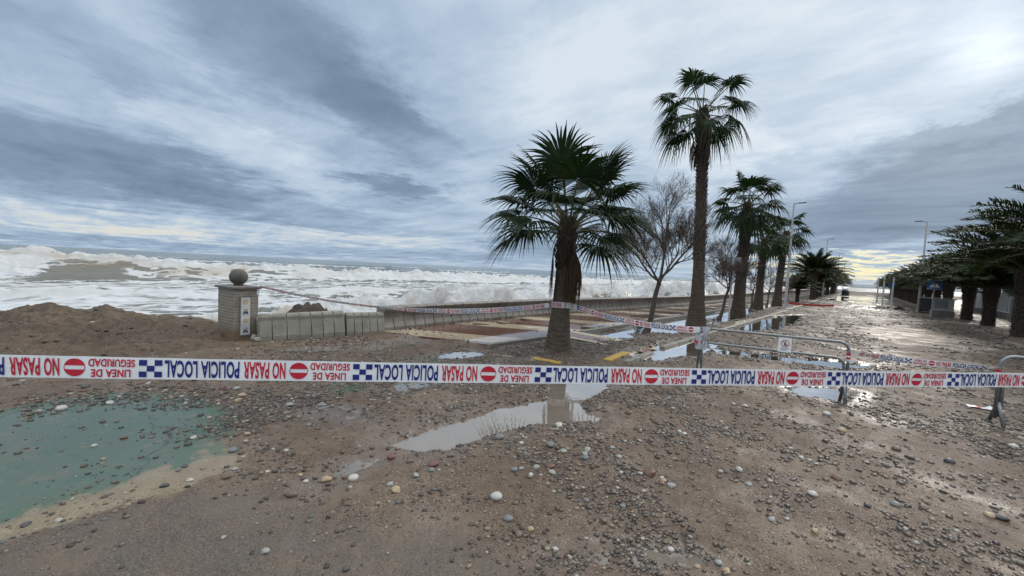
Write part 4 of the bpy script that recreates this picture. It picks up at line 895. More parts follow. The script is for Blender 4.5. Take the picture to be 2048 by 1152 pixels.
q2([(-.02,.08),(.02,.08),(.03,-.01),(.055,-.12),(.03,-.12),(.0,-.03),(-.04,-.12),(-.065,-.12),(-.03,-.01)], 1, .002)
q2([(.022*math.cos(a), .105+.022*math.sin(a)) for a in np.linspace(0, 6.0, 10)], 1, .002)
for k in range(4): q2([(-.15+.08*k,-.165),(-.11+.08*k,-.165),(-.115+.08*k,-.135),(-.145+.08*k,-.135)], 1, .0025)
q2([(-.29,-.27),(.29,-.27),(.29,-.255),(-.29,-.255)], 0); q2([(-.29,.255),(.29,.255),(.29,.27),(-.29,.27)], 0); b.build('crossing_symbol', [M_white, M_ink], pnl)
p_ = G(1457, 641); o = thing('road_sign', 'grey back of a square road sign on a pole beside the medium fan palm', 'road sign', (p_[0], p_[1], 0), facing(p_)+math.pi/2)
b = MB(); b.tube([(0,0,0),(0,0,2.85)], .035, 10); b.build('post', M_post, o); b = MB(); b.box((0,.045,2.50), (.62,.012,.58), bev=.005); b.box((0,.034,2.62), (.5,.012,.04)); b.box((0,.034,2.38), (.5,.012,.04)); b.build('sign_panel', M_signback, o)
p_ = G(1771, 605); o = thing('round_sign', 'small round blue sign on a post far down the inland roadside', 'road sign', (p_[0]+.4, p_[1], 0), facing(p_)+math.pi/2)
b = MB(); b.tube([(0,0,0),(0,0,2.3)], .04, 8); b.build('post', M_gpost, o)
b = MB(); b.add([(.32*math.cos(a), -.05+dy_, 2.1+.32*math.sin(a)) for dy_ in (0,.02) for a in np.linspace(0, 6.283, 21)[:-1]], [tuple(range(20)), tuple(range(39,19,-1))]+[(i,20+i,20+(i+1)%20,(i+1)%20) for i in range(20)]); b.build('disc', M_blue, o)
o = thing('litter_bin', 'small dark bin standing in the water at the far end of the road', 'bin', (-2.1, 88, 0)); b = MB(); b.lathe([(.42,0),(.50,.08),(.52,.85),(.44,.90)], 16); b.build('body', M_dark, o); b = MB(); b.lathe([(.40,.9),(.36,1.05),(.20,1.18),(.03,1.22)], 16); b.build('lid', M_gpost, o)

# ------------------------------------------------------------------ inland fence, gate and cabinet
FX0, FY0, FX1, FY1 = 7.0, 27.0, 7.0, 37.4
def panel_fence(label, y0, y1, X_, pm_, base_h, top_h, n, name='panel_fence'):
    o = thing(name, label, 'fence', (X_, y0, .03)); L_ = y1-y0
    b = MB(); b.box((.0, L_/2, base_h/2), (.22, L_, base_h), bev=.01); b.build('base_wall', M_wallg, o)
    for k in range(n):
        a = L_*k/n; b = MB(); b.box((.0, a+L_/n/2, (base_h+top_h)/2+.01), (.05, L_/n-.14, top_h-base_h-.02)); 
        for q in range(3): b.box((-.03, a+L_/n/2, base_h+.12+(top_h-base_h-.24)*q/2), (.012, L_/n-.16, .03))
        b.build('panel', pm_, o)
    for k in range(n+1): b = MB(); b.box((0, L_*k/n, (base_h+top_h)/2+.03), (.09,.09,top_h-base_h+.02)); b.build('post', M_gpost, o)
    b = MB(); b.box((0, L_/2, top_h+.05), (.08, L_, .03)); b.build('top_rail', M_panel, o); return o
panel_fence('grey panel fence on a rendered base wall, behind the two nearest date palms', 24, 37.2, 7.0, M_panelg, .78, 1.62, 6)
panel_fence('white panel fence on a low dark base wall, behind the third date palm', 38.4, 50.5, 7.2, M_panel, .5, 1.75, 5)
for (y, lab, h_) in ((37.8, 'square grey gatepost where the grey fence meets the white panels', 2.1), (51.2, 'square grey gatepost at the far end of the white fence panels', 2.1), (23.5, 'square grey gatepost at the near end of the grey fence', 2.1)):
    o = thing('gatepost', lab, 'gatepost', (7.0, y, .03), 0, 'gateposts along the inland fence'); b = MB(); b.box((0,0,h_/2), (.5,.5,h_), bev=.012); b.build('shaft', M_wallg, o); b = MB(); b.box((0,0,h_+.04), (.62,.62,.08), bev=.015); b.build('coping', M_conc, o)
o = thing('garden_house', 'low grey house with a pale hipped roof behind the white fence', 'house', (13, 52, 0)); b = MB(); b.box((0,0,1.3), (7,9,2.6)); b.build('wall', M_wallg, o); b = MB(); b.add([(-4,-5,2.6),(4,-5,2.6),(4,5,2.6),(-4,5,2.6),(0,-1.6,4.0),(0,1.6,4.0)], [(0,1,4),(1,2,5,4),(2,3,5),(3,0,4,5),(3,2,1,0)]); b.build('roof', M_conc2, o)
for yy in (-2.4, 0, 2.4): b = MB(); b.box((-3.52, yy, 1.5), (.06,1.0,1.1)); b.build('window', M_dark, o)
p_ = G(1857, 636); o = thing('utility_cabinet', 'pale concrete utility cabinet with a dark opening, left of the crossing sign', 'cabinet', (p_[0]+.7, p_[1]+1.5, .03), 0); b = MB(); b.box((0,0,.22), (1.0,.9,.44), bev=.02); b.build('plinth', M_conc2, o); b = MB(); b.box((0,0,.80), (.9,.8,.72), bev=.02); b.build('housing', M_panel, o); b = MB(); b.box((-.1,-.405,.84), (.6,.02,.5)); b.box((-.455,0,.84), (.02,.5,.5)); b.build('door', M_gpost, o); b = MB(); b.box((0,0,1.19), (1.05,.95,.06), bev=.015); b.build('lid', M_conc2, o)
o = thing('waste_container', 'dark waste container beside the pale utility cabinet', 'container', (p_[0]+.5, p_[1]+6.5, .03)); b = MB(); b.box((0,0,.62), (1.0,1.2,.95), bev=.05); b.build('body', M_dark, o); b = MB(); b.box((0,0,1.14), (1.06,1.26,.08), bev=.03); b.build('lid', M_gpost, o)
for sx_ in (-.4,.4):
    b = MB(); b.tube([(sx_-.03,-.4,.1),(sx_+.03,-.4,.1)], .1, 12); b.tube([(sx_-.03,.4,.1),(sx_+.03,.4,.1)], .1, 12); b.build('wheel', M_dark, o)

# ------------------------------------------------------------------ tapes
def text_mesh(txt):
    cu = bpy.data.curves.new('lettering', 'FONT'); cu.body = txt; cu.size = 1; cu.offset = .03; cu.resolution_u = 3; cu.space_character = 1.06
    ob = bpy.data.objects.new('lettering', cu); col.objects.link(ob); dg = bpy.context.evaluated_depsgraph_get(); me = bpy.data.meshes.new_from_object(ob.evaluated_get(dg))
    V = np.array([v.co[:] for v in me.vertices]); F = [tuple(p.vertices) for p in me.polygons]
    bpy.data.objects.remove(ob); bpy.data.curves.remove(cu); bpy.data.meshes.remove(me)
    V = V[:, :2]; V = (V-V.min(0))/(V.max(0)-V.min(0)); return V, F
PRINT = []                       # one repeat of the print: (uv vertices, faces, colour)
def put(txt, u0, u1, v0, v1, c): V, F = text_mesh(txt); PRINT.append((V*np.array([u1-u0, v1-v0])+np.array([u0, v0]), F, c))
put('NO PASAR', .063, .262, .09, .91, 1); put('POLICIA LOCAL', .281, .620, .09, .91, 2); put('LINEA DE', .764, .930, .56, .92, 1); put('SEGURIDAD', .746, .944, .09, .45, 1)
ck = (.729-.630)/3
for i_ in range(3):
    for j_ in range(3):
        if (i_+j_) % 2 == 0: u0, v0 = .630+ck*i_, .10+.267*j_; PRINT.append((np.array([(u0,v0),(u0+ck,v0),(u0+ck,v0+.267),(u0,v0+.267)]), [(0,1,2,3)], 2))
AS = .111                        # tape width over repeat length
dv_ = [(.405*math.cos(a), .405*math.sin(a)) for a in np.linspace(0, 2*math.pi, 33)[:-1]]
for sgn in (1, -1):
    seg = [(.405*math.cos(a), sgn*.405*math.sin(a)) for a in np.linspace(math.asin(.22), math.pi-math.asin(.22), 20)]
    V = np.array([(a*AS, .5+c_) for a, c_ in seg]); PRINT.append((V, [tuple(range(20)) if sgn > 0 else tuple(range(20))[::-1]], 1))
for sgn in (1, -1):
    V = np.array([(sgn*.405*math.cos(a)*AS, .5+.405*math.sin(a)) for a in np.linspace(-.23, .23, 6)] + [(sgn*.375*math.cos(a)*AS, .5+.405*math.sin(a)) for a in np.linspace(.23, -.23, 6)]); PRINT.append((V, [tuple(range(12)) if sgn > 0 else tuple(range(12))[::-1]], 1))
def tape(label, pts, width, up=(0,0,1), phase=0.0, period=None, ups=None, nsub=60, wav=.0, printed=True, name='barrier_tape', m0=None, seed=3):
    """a printed plastic tape along pts (in reading direction); up is the text's up vector"""
    P_ = np.array([np.array(p, float) for p in pts]); d = np.concatenate([[0], np.cumsum(np.linalg.norm(np.diff(P_, axis=0), axis=1))]); L_ = d[-1]; period = period or width/AS
    UPS = np.array(ups if ups is not None else [up]*len(P_), float)
    def smooth_interp(t, Q): return np.stack([np.interp(t, d, Q[:, k]) for k in range(3)], -1)
    def at(t, v, off):
        c = smooth_interp(t, P_); tn = smooth_interp(np.minimum(t+.03, L_), P_)-smooth_interp(np.maximum(t-.03, 0), P_); tn /= np.linalg.norm(tn, axis=-1, keepdims=True)
        U_ = smooth_interp(t, UPS); U_ = U_ - tn*(U_*tn).sum(-1, keepdims=True); U_ /= np.linalg.norm(U_, axis=-1, keepdims=True)+1e-9; N_ = np.cross(tn, U_)
        rip = wav*(fbm(t*5, v*1.2, seed)-.5) + wav*.5*(fbm(t*1.3, v*0, seed+5)-.5)
        return c + U_*((v-.5)*width)[..., None] + N_*(off+rip)[..., None]
    tt = np.linspace(0, L_, nsub); b = MB()
    for vi in range(4):
        lo = at(tt, np.full(nsub, vi/4), np.zeros(nsub)); hi = at(tt, np.full(nsub, (vi+1)/4), np.zeros(nsub))
        b.add(list(lo)+list(hi), [(k, k+1, nsub+k+1, nsub+k) for k in range(nsub-1)], 0)
    if printed:
        for k in range(int(-phase)-2, int(L_/period)+3):
            for V, F, c in PRINT:
                t_ = (k+phase+V[:, 0])*period
                if t_.min() < .01 or t_.max() > L_-.01: continue
                b.add(list(at(t_, V[:, 1], np.full(len(t_), .0036))), F, c)
    o = b.build(name, [m0 or M_tape, M_tred, M_tblue], None, False); return tag(o, label, 'tape')
# main tape: the no-entry discs repeat at equal steps; d(n) is the distance along the view axis
D0 = 2.17; CC = .0897
def xn(n): return (151+500.6*n)/(1+CC*n)
def yc(px): return np.interp(px, [-1100, -300, 0, 350, 700, 1000, 1300, 1700, 2048, 2400, 2900], [707, 725.5, 731.5, 737.8, 743.3, 748, 752.2, 757.4, 760.5, 763, 766])
per = np.linalg.norm(atD(xn(1), yc(xn(1)), D0*(1+CC)) - atD(xn(0), yc(xn(0)), D0))
ns = np.linspace(11.0, -1.7, 60); pts = [atD(xn(n), yc(xn(n)), D0*(1+CC*n)) for n in ns]
Lm = sum(np.linalg.norm(pts[i+1]-pts[i]) for i in range(59));
dcum = np.concatenate([[0], np.cumsum([np.linalg.norm(pts[i+1]-pts[i]) for i in range(59)])]); tz = np.interp(-6, -ns, dcum)     # place of disc n = 6
tape('long white police tape with red and navy upside-down lettering across the foreground', pts, 44.5/FPX*D0, up=(0,0,-1), phase=tz/per, period=per, nsub=900, wav=.013)

palm_c = np.array(gl(1115, 701)); pz = lambda px, py, r: onX(px, py, palm_c[0]+r)
cap_c = onX(512, 569, pc[0]-.12); tR = onX(1102, 611, palm_c[0]+.18)
A = np.array([pc[0]-.16, pc[1]+.50, 1.16]); Bp = np.array([palm_c[0]-.22, palm_c[1]-.10, EYE-(611-(487+.0495*1102))/158*EYE+.02])
def sagline(A, B, sag, n=24): return [A + (B-A)*t_ + np.array([0,0,-1])*sag*4*t_*(1-t_) for t_ in np.linspace(0, 1, n)]
n_ = 24; L1 = sagline(A, Bp, .30, n_); ups = []
for k in range(n_):
    f = k/(n_-1); a = math.radians(62*(1-ss(np.array(f), .35, .75))); vd = -np.array([L1[k][0], L1[k][1], L1[k][2]-EYE]); vd[2] = 0; vd /= np.linalg.norm(vd)
    ups.append(np.array([0,0,1])*math.cos(a) + vd*math.sin(a)*.9)
tape('sagging twisted police tape from the brick pillar to the big fan palm', L1, .105, ups=ups, phase=.3, wav=.012, nsub=90)
# a turn round the trunk, then on to the near barrier
ringz = Bp[2]+.03; ring = []
for a in np.linspace(math.radians(200), math.radians(-60), 26): ring.append(np.array([palm_c[0]+.03+.232*math.cos(a)*1.0, palm_c[1]-.01+.232*math.sin(a), ringz-.02*math.sin(a*1.5)]))
vx = np.array([palm_c[0], palm_c[1]]); vdir = -vx/np.linalg.norm(vx); th0 = math.atan2(vdir[1], vdir[0])
ring = [np.array([palm_c[0]+.025+.226*math.cos(a), palm_c[1]+.01+.226*math.sin(a), ringz+.012*math.cos(a-th0)]) for a in np.linspace(th0-1.75, th0+1.35, 24)]
BL = G(1393, 762); BR = G(1688, 808)
tape('police tape wound round the trunk of the big fan palm', ring, .125, phase=.1, wav=.004, nsub=60)
S0 = ring[-1]; E0 = np.array([BL[0], BL[1], .90])
tape('police tape running down from the big fan palm to the taped barrier end', sagline(S0+np.array([.0,.0,.0]), E0, .10, 20), .110, phase=.55, wav=.014, nsub=90)
tail = [A+np.array([.02,.0,.0]), A+np.array([.05,-.03,.02]), A+np.array([.085,-.05,-.06]), A+np.array([.095,-.06,-.17])]
tape('loose tape end hanging over the coping of the brick pillar', tail, .05, up=(.2,.9,.2), printed=False, nsub=16)

# ------------------------------------------------------------------ crowd barriers
def barrier(A, B, label, H_=.94):
    A, B = np.array(A), np.array(B); ln = np.hypot(*(B-A)[:2]); o = thing('crowd_barrier', label, 'barrier', (A[0], A[1], .0), math.atan2(B[1]-A[1], B[0]-A[0]), 'galvanised crowd barriers')
    def hoop(x0, x1, z1, r, zb): 
        p = [(x0,0,zb)]; 
        for a in np.linspace(math.pi, math.pi/2, 8): p.append((x0+r+r*math.cos(a), 0, z1-r+r*math.sin(a)))
        for a in np.linspace(math.pi/2, 0, 8): p.append((x1-r+r*math.cos(a), 0, z1-r+r*math.sin(a)))
        p.append((x1,0,zb)); return p
    b = MB(); b.tube(hoop(0, ln, H_, .13, .12), .021, 12); b.build('outer_hoop', M_galv, o, True)
    b = MB(); b.tube(hoop(.045, ln-.045, H_-.245, .12, .14), .019, 12); b.build('inner_hoop', M_galv, o, True)
    for x0 in (.02, ln-.02):
        for sd in (-1, 1):
            b = MB(); b.tube([(x0,0,.34),(x0,sd*.05,.22),(x0+.0,sd*.14,.0)], [.021,.021,.020], 10); b.build('foot', M_galv if sd < 0 or x0 < .1 else M_rust, o, True)
    return o
b1 = barrier(BL, BR, 'crowd barrier with plastic-wrapped left end and a paper notice hung on its top rail')
b2 = barrier(G(1987, 853), G(1987, 853)+np.array([1.9,.75,0]), 'crowd barrier cut off by the right edge of the photo', .965)
dB = (BR-BL)/np.linalg.norm(BR-BL); nB = np.array([dB[1], -dB[0], 0])
# paper notice
o = thing('paper_notice', 'white paper notice with a red prohibition circle hung from the barrier rail', 'notice', BL+dB*1.22+nB*.024+np.array([0,0,.925]), math.atan2(dB[1], dB[0])); b = MB()
pw_, ph_ = .175, .235
xs_ = np.linspace(-pw_/2, pw_/2, 7); zs_ = np.linspace(0, -ph_, 7)
V = [(x_, -.004-.010*math.sin((i_/6)*3.14)-.012*(j_/6)**2, z_) for j_, z_ in enumerate(zs_) for i_, x_ in enumerate(xs_)]; b.add(V, [(j_*7+i_, (j_+1)*7+i_, (j_+1)*7+i_+1, j_*7+i_+1) for j_ in range(6) for i_ in range(6)]); po = b.build('sheet', M_tape, o, True)
b = MB(); yy = -.030
rg = np.linspace(0, 2*math.pi, 25); b.add([(r_0*math.cos(a), yy, -.095+r_0*math.sin(a)) for r_0 in (.058,.048) for a in rg], [(k, k+1, 26+k-0, 25+k) for k in range(24)], 0)
c45 = .048*.707; b.add([(-c45-.004,yy-.0006,-.095+c45-.004),(-c45+.004,yy-.0006,-.095+c45+.004),(c45+.004,yy-.0006,-.095-c45+.004),(c45-.004,yy-.0006,-.095-c45-.004)], [(0,1,2,3)], 0)
b.add([(-.010,yy+.0006,-.078),(.010,yy+.0006,-.078),(.014,yy+.0006,-.10),(.012,yy+.0006,-.133),(.003,yy+.0006,-.133),(0,yy+.0006,-.112),(-.006,yy+.0006,-.133),(-.014,yy+.0006,-.133),(-.012,yy+.0006,-.10)], [tuple(range(9))], 1)
b.add([(.008*math.cos(a), yy+.0006, -.066+.008*math.sin(a)) for a in np.linspace(0, 5.8, 10)], [tuple(range(10))], 1)
for k in range(3): b.add([(-.06,yy,-.172-.016*k),(.06-.02*k,yy,-.172-.016*k),(.06-.02*k,yy,-.165-.016*k),(-.06,yy,-.165-.016*k)], [(0,1,2,3)], 2)
b.build('notice_print', [M_redglaze, M_ink, M_gpost], po)
# plastic wrapped round the barrier end
o = thing('plastic_wrap', 'crumpled translucent plastic and tape tied round the left end of the barrier', 'plastic wrap', BL+np.array([0,0,.0]), math.atan2(dB[1], dB[0])); b = MB()
def rag(p0, p1, p2, w0, w1, w2, n=9, seed=1, fold=.02):
    rs = random.Random(seed); P_ = [Vector(p) for p in (p0, p1, p2)]; V = []; 
    for k in range(n):
        t_ = k/(n-1); c = P_[0]*(1-t_)**2 + P_[1]*2*t_*(1-t_) + P_[2]*t_*t_; wd = w0*(1-t_)**2 + w1*2*t_*(1-t_) + w2*t_*t_
        for q in range(7): a = q/6-.5; V.append((c.x+a*wd, c.y+fold*math.sin(q*2.1+k*.9)+rs.uniform(-.006,.006), c.z+rs.uniform(-.006,.006)))
    b.add(V, [(k*7+q, k*7+q+1, (k+1)*7+q+1, (k+1)*7+q) for k in range(n-1) for q in range(6)], 0)
rag((.10,-.035,.97), (.085,-.05,.80), (.085,-.04,.72), .17, .02, .03, seed=2); rag((.085,-.04,.735), (.09,-.05,.68), (.13,-.05,.60), .04, .06, .16, seed=3)
rag((-.03,-.03,.84), (-.02,-.05,.72), (.03,-.05,.57), .03, .10, .17, seed=4); rag((-.04,.03,.88), (-.03,.05,.7), (.0,.04,.58), .05, .10, .12, seed=5)
for a_, z_ in ((0, .62), (1, .60), (2, .72), (3, .78)): b.lathe([(.030,0),(.036,.02),(.030,.05),(.027,.06)], 10, 0, (.0+.02*a_*.3, 0, z_))
b.add([(-.075,-.055,.74),(-.02,-.06,.70),(-.03,-.06,.66),(-.085,-.055,.69)], [(0,1,2,3)], 1); b.add([(.01,-.062,.73),(.045,-.06,.70),(.03,-.06,.67)], [(0,1,2)], 1)
b.build('wrap', [mottled('clear_plastic', (.46,.48,.52), (.58,.60,.64), 14, .25, .5, .006), M_tred], o, True)
T0 = BR+np.array([0,0,.80]); T1 = G(1987, 853)+np.array([-.02,-.02,.80])
n_ = 20; L2 = sagline(T0, T1, .035, n_); ups = []
for k in range(n_): a = math.radians(80*(1-math.sin(math.pi*min(1, (k/(n_-1))*1.0))**.6)); ups.append(np.array([0,.0,1])*math.cos(a)+np.array([.3,-1,0])*math.sin(a))
tape('pale twisted police tape strung between the two crowd barriers', L2, .085, ups=ups, phase=.2, wav=.012, nsub=70)
for (pp, lab) in ((T0, 'red and white tape knot on the right leg of the near barrier'), (T1, 'red and white tape knot on the leg of the barrier at the right edge')):
    o = thing('tape_knot', lab, 'tape knot', pp, math.atan2(dB[1], dB[0]), 'tape knots on the barrier legs'); b = MB()
    for k in range(4): b.lathe([(.024,0),(.029+.003*math.sin(k*2),.012),(.028,.03),(.024,.04)], 9, 1 if k in (0,2) else 0, (0,0,-.11-.03*k+.05))
    b.add([(0,-.03,-.12),(.05,-.05,-.10),(.06,-.05,-.15),(.01,-.035,-.17)], [(0,1,2,3)], 0); b.build('windings', [M_tape, M_tred], o)
# crumpled tape lying by the right barrier
o = thing('tape_scrap', 'crumpled scrap of red and white tape on the gravel by the right barrier foot', 'tape scrap', G(1965, 818, .04)); b = MB(); rs = random.Random(5)
for k in range(6):
    x0 = -.14+.05*k; V = [(x0+rs.uniform(-.03,.03), rs.uniform(-.06,.06), rs.uniform(0,.05)) for _ in range(4)]; V = [(x0,-.04,.01),(x0+.09,-.05+rs.uniform(-.02,.02),.03),(x0+.07,.05,.05*rs.random()+.01),(x0-.02,.04,.04*rs.random())]; b.add(V, [(0,1,2,3)], 1 if k in (1,4) else 0)
b.build('crumpled_film', [M_tape, M_tred], o)
A, B = G(1578, 612), G(1668, 614)
tape('red tape strung low across the road beyond the fan palms', sagline(np.array([A[0],A[1],.22]), np.array([B[0],B[1],.10]), .06), .16, printed=False, m0=M_redtape)
for (px, py, sz_, rz_, lab) in ((1050,640,(.34,.16,.05),.5,'wet broken plank on the promenade left of the big palm trunk'), (1040,646,(.20,.10,.04),1.1,'short splinter of wood beside the broken plank on the promenade'), (1175,657,(.42,.10,.05),.75,'dark flat board on the promenade right of the big palm trunk'), (962,649,(.5,.14,.03),.9,'flat driftwood board near the seawall on the promenade'), (1005,647,(.34,.2,.05),.2,'dark clump of driftwood on the promenade by the seawall')):
    p_ = G(px, py, .10); b = MB(); b.box((0,0,sz_[2]/2), sz_, bev=.008); b.box((.03,sz_[1]*.55,sz_[2]*.4), (sz_[0]*.7, sz_[1]*.35, sz_[2]*.8), rz=.2, bev=.006); o = tag(b.build('driftwood', M_wood), lab, 'driftwood', 'driftwood on the promenade'); o.location = (p_[0], p_[1], .105); o.rotation_euler = (0, .05, rz_)

# ------------------------------------------------------------------ pebbles
def pebble_shape(base, seed, flat=.6, amp=.16):
    r = np.random.default_rng(seed); k = r.normal(size=(5, 3)); ph = r.uniform(0, 6, 5)
    f = 1+amp*sum(np.sin(base@k[i]*1.6+ph[i]) for i in range(5))/3; return base*f[:, None]*np.array([1, r.uniform(.68,.9), flat*r.uniform(.85,1.15)])
BIG = [(586,986,25,'brown','angular brown stone standing in the shallow wash'),(706,957,24,'white','smooth round white pebble at the edge of the shallow wash'),(652,957,22,'tan','orange tan pebble left of the round white one'),(656,968,13,'dark grey','dark pebble touching the orange tan one'),(612,963,12,'white','small white pebble left of the orange tan one'),
 (792,986,22,'tan','mottled tan stone with a pale pebble behind it'),(780,978,14,'pale grey','pale pebble just behind the mottled tan stone'),(998,877,20,'blue grey','grey pebble at the lower edge of the main puddle'),(1042,888,11,'white','little white pebble right of the one at the puddle edge'),(1101,892,22,'blue grey','flat dark blue-grey pebble below the palm reflection'),
 (1016,1042,22,'blue grey','round blue-grey pebble alone at the lower middle'),(1036,1070,18,'brown','round brown pebble below the round blue-grey one'),(1061,1061,14,'tan','speckled tan pebble right of the round brown one'),(992,997,28,'white','long whitish oblong pebble in the lower middle'),(1032,1009,14,'brown','dark brown pebble right of the long whitish one'),
 (1175,902,18,'pale grey','grey pebble atop the cluster right of the puddle'),(1127,907,15,'pale grey','pale pebble left of the pebble cluster'),(1170,912,14,'pale grey','oval pebble in the cluster right of the puddle'),(1171,921,14,'blue grey','blue-grey pebble lowest in the cluster right of the puddle'),(1224,900,12,'pale grey','pale pebble at the right of the cluster'),(1238,918,14,'pale grey','light oval pebble right of the cluster'),
 (1062,955,13,'white','white pebble in the lower middle of three'),(1072,937,15,'pale grey','pale oval pebble above the white one'),(1104,949,16,'pale grey','pale striped pebble right of the white one'),(1028,944,15,'blue grey','blue-grey round pebble left of the pale oval one'),(1043,940,13,'pale grey','flat pale pebble touching the blue-grey round one'),(1100,937,20,'red brown','flat reddish slab among the pale pebbles'),
 (831,957,15,'pale grey','half white pebble right of the shallow wash'),(863,944,16,'blue grey','bluish pebble above the half white one'),(866,932,22,'red brown','reddish stone above the bluish pebble'),(781,914,18,'red brown','reddish pebble at the lower tip of the main puddle'),(819,925,17,'brown','brown pebble right of the reddish one at the puddle tip'),
 (1117,852,18,'white','white pebble under the palm reflection'),(1198,820,14,'blue grey','dark pebble right of the palm reflection'),(1256,828,16,'red brown','reddish round pebble right of the puddle'),(1300,949,26,'red brown','big dark red stone in the right-hand middle'),(1342,973,18,'pale grey','two-tone grey pebble below the dark red stone'),(1327,965,14,'tan','orange pebble between the dark red stone and the two-tone one'),
 (1322,971,14,'red brown','flat red pebble left of the two-tone one'),(1245,1016,14,'blue grey','grey pebble with dark belly in the lower middle'),(1172,1005,13,'blue grey','bluish dark pebble right of centre'),(1206,1044,16,'brown','pinkish brown round pebble in the lower middle'),(1259,1078,13,'brown','brown pebble near the bottom, right of the pinkish one'),
 (1440,948,12,'pale grey','white round pebble on bare silt'),(1498,970,15,'pale grey','round grey pebble right of the oblong pale one'),(1477,941,19,'pale grey','oblong pale pebble beside the round grey one'),(1625,991,20,'white','large pale egg-shaped pebble on the right'),(1674,958,19,'red brown','big round reddish brown pebble on the right'),(1682,863,17,'tan','tan boulder-like pebble below the tape on the right'),(1650,886,14,'brown','brownish grey pebble beneath the tan boulder-like one'),
 (1602,919,12,'white','white pebble left of the patchy pools'),(1633,934,10,'white','tiny white oval left of the patchy pools'),(1792,902,17,'brown','brown pebble at the upper edge of the patchy pool'),(1820,918,17,'dark grey','dark flat pebble in the patchy pool'),(1897,925,18,'dark grey','dark slab pebble right of the patchy pool'),(1653,829,18,'white','pale flat pebble below the near barrier foot'),(1490,814,11,'white','white pebble below the tape, right of a twin'),(1467,811,9,'white','smaller white twin pebble below the tape'),(1359,866,10,'white','left of two pale pebbles touching on bare silt'),(1368,870,11,'white','right of two pale pebbles touching on bare silt'),
 (1544,1045,15,'pale grey','pale flat pebble low on the right'),(1437,1124,18,'pale grey','light speckled pebble near the bottom edge'),(1452,1143,18,'tan','tan pebble at the bottom edge'),(1395,1130,13,'tan','small tan pebble near the bottom edge'),(1341,1094,15,'white','banded white pebble low down, with a dark band'),(1630,1070,15,'tan','tan oval pebble low on the right'),(1681,1072,15,'brown','dark oval pebble right of the tan oval one'),(1978,1034,20,'tan','long tan pebble at the far right'),(2003,1040,22,'dark grey','long dark pebble beside the long tan one'),(1733,1016,17,'dark grey','dark greenish pebble in the wet gravel at right'),(1790,1013,20,'blue grey','grey slab pebble in the wet gravel at right'),(1846,1020,18,'brown','brown split pebble in the wet gravel at right'),(2028,895,17,'white','pale pebble at the right edge'),
 (123,817,22,'white','flat white pebble at the upper rim of the green paint'),(220,806,15,'white','pale flat pebble at the far rim of the green paint'),(248,877,13,'red brown','reddish brown pebble on the green paint'),(188,893,11,'white','round white pebble alone on the green paint'),(388,876,14,'white','white pebble with grey base on the green paint'),(376,889,14,'dark grey','dark twin stones on the green paint'),(312,916,10,'dark grey','little black stone on the worn green paint'),(329,976,17,'dark grey','dark pebble on the tan rim of the paint'),(380,967,14,'white','pale pebble on the tan rim of the paint'),(370,934,12,'dark grey','dark flat pebble near the cream wear line'),(53,1054,18,'dark grey','dark pebble on the worn paint at bottom left'),(468,902,18,'blue grey','grey pebble right of the green paint edge'),(495,873,13,'tan','tan pebble right of the green paint'),(470,943,12,'pale grey','pale pebble at the tip of the tan rim'),(452,960,20,'brown','clump-like brown stone at the tip of the tan rim'),
 (485,792,18,'tan','pinkish tan pebble below the tape on the left'),(477,803,15,'tan','flat tan pebble below the pinkish one'),(445,777,14,'red brown','maroon pebble under the tape on the left'),(473,779,15,'pale grey','grey flat pebble right of the maroon one'),(580,811,17,'pale grey','pale grey pebble on the wet silt left of the wash'),(616,795,11,'blue grey','blue-grey pebble above the pale grey one'),(617,856,12,'blue grey','small grey pebble on a silt ridge'),(172,776,17,'dark grey','dark pebble just under the tape at far left'),
 (530,1115,17,'pale grey','pale oval pebble near the bottom, left of centre'),(431,1005,9,'red brown','small reddish pebble left of the wash'),(600,950,12,'tan','little tan pebble at the wash edge'),(692,1017,13,'red brown','maroon pebble below the shallow wash'),(692,1145,17,'dark grey','dark round pebble at the bottom edge'),(680,1078,10,'brown','brown pebble low down left of centre')]
PC = 'pebble'; PGRP = 'large pebbles washed over the ground'
shapes = [pebble_shape(ICO3, 100+k, .62) for k in range(6)]; pmeshes = {}
def pebble(x, y, size, colr, label, k, flat=1.0):
    key = (k % 6, colr)
    hz = float(ground_h(np.array([x]), np.array([y]))[0])
    if key not in pmeshes:
        o = mesh_obj('pebble', shapes[k % 6], ICO3F, M_peb[colr], None, True); pmeshes[key] = o.data
    else: o = bpy.data.objects.new('pebble', pmeshes[key]); col.objects.link(o)
    o.location = (x, y, max(hz, -.004)+size*.5*.30*flat); r_ = size/2; o.scale = (r_, r_, r_*flat); o.rotation_euler = (rnd.uniform(-.15,.15), rnd.uniform(-.15,.15), rnd.uniform(0, 6.28)); return tag(o, label, PC, PGRP)
taken = []
for k, (px, py, wpx, colr, lab) in enumerate(BIG):
    g = G(px, py+wpx*.22, .01); dist = np.dot(g-np.array([0,0,EYE]), f_); size = wpx/FPX*dist*.96; pebble(g[0], g[1], size, colr, lab, k, .86); taken.append((g[0], g[1], size))
taken = np.array(taken)
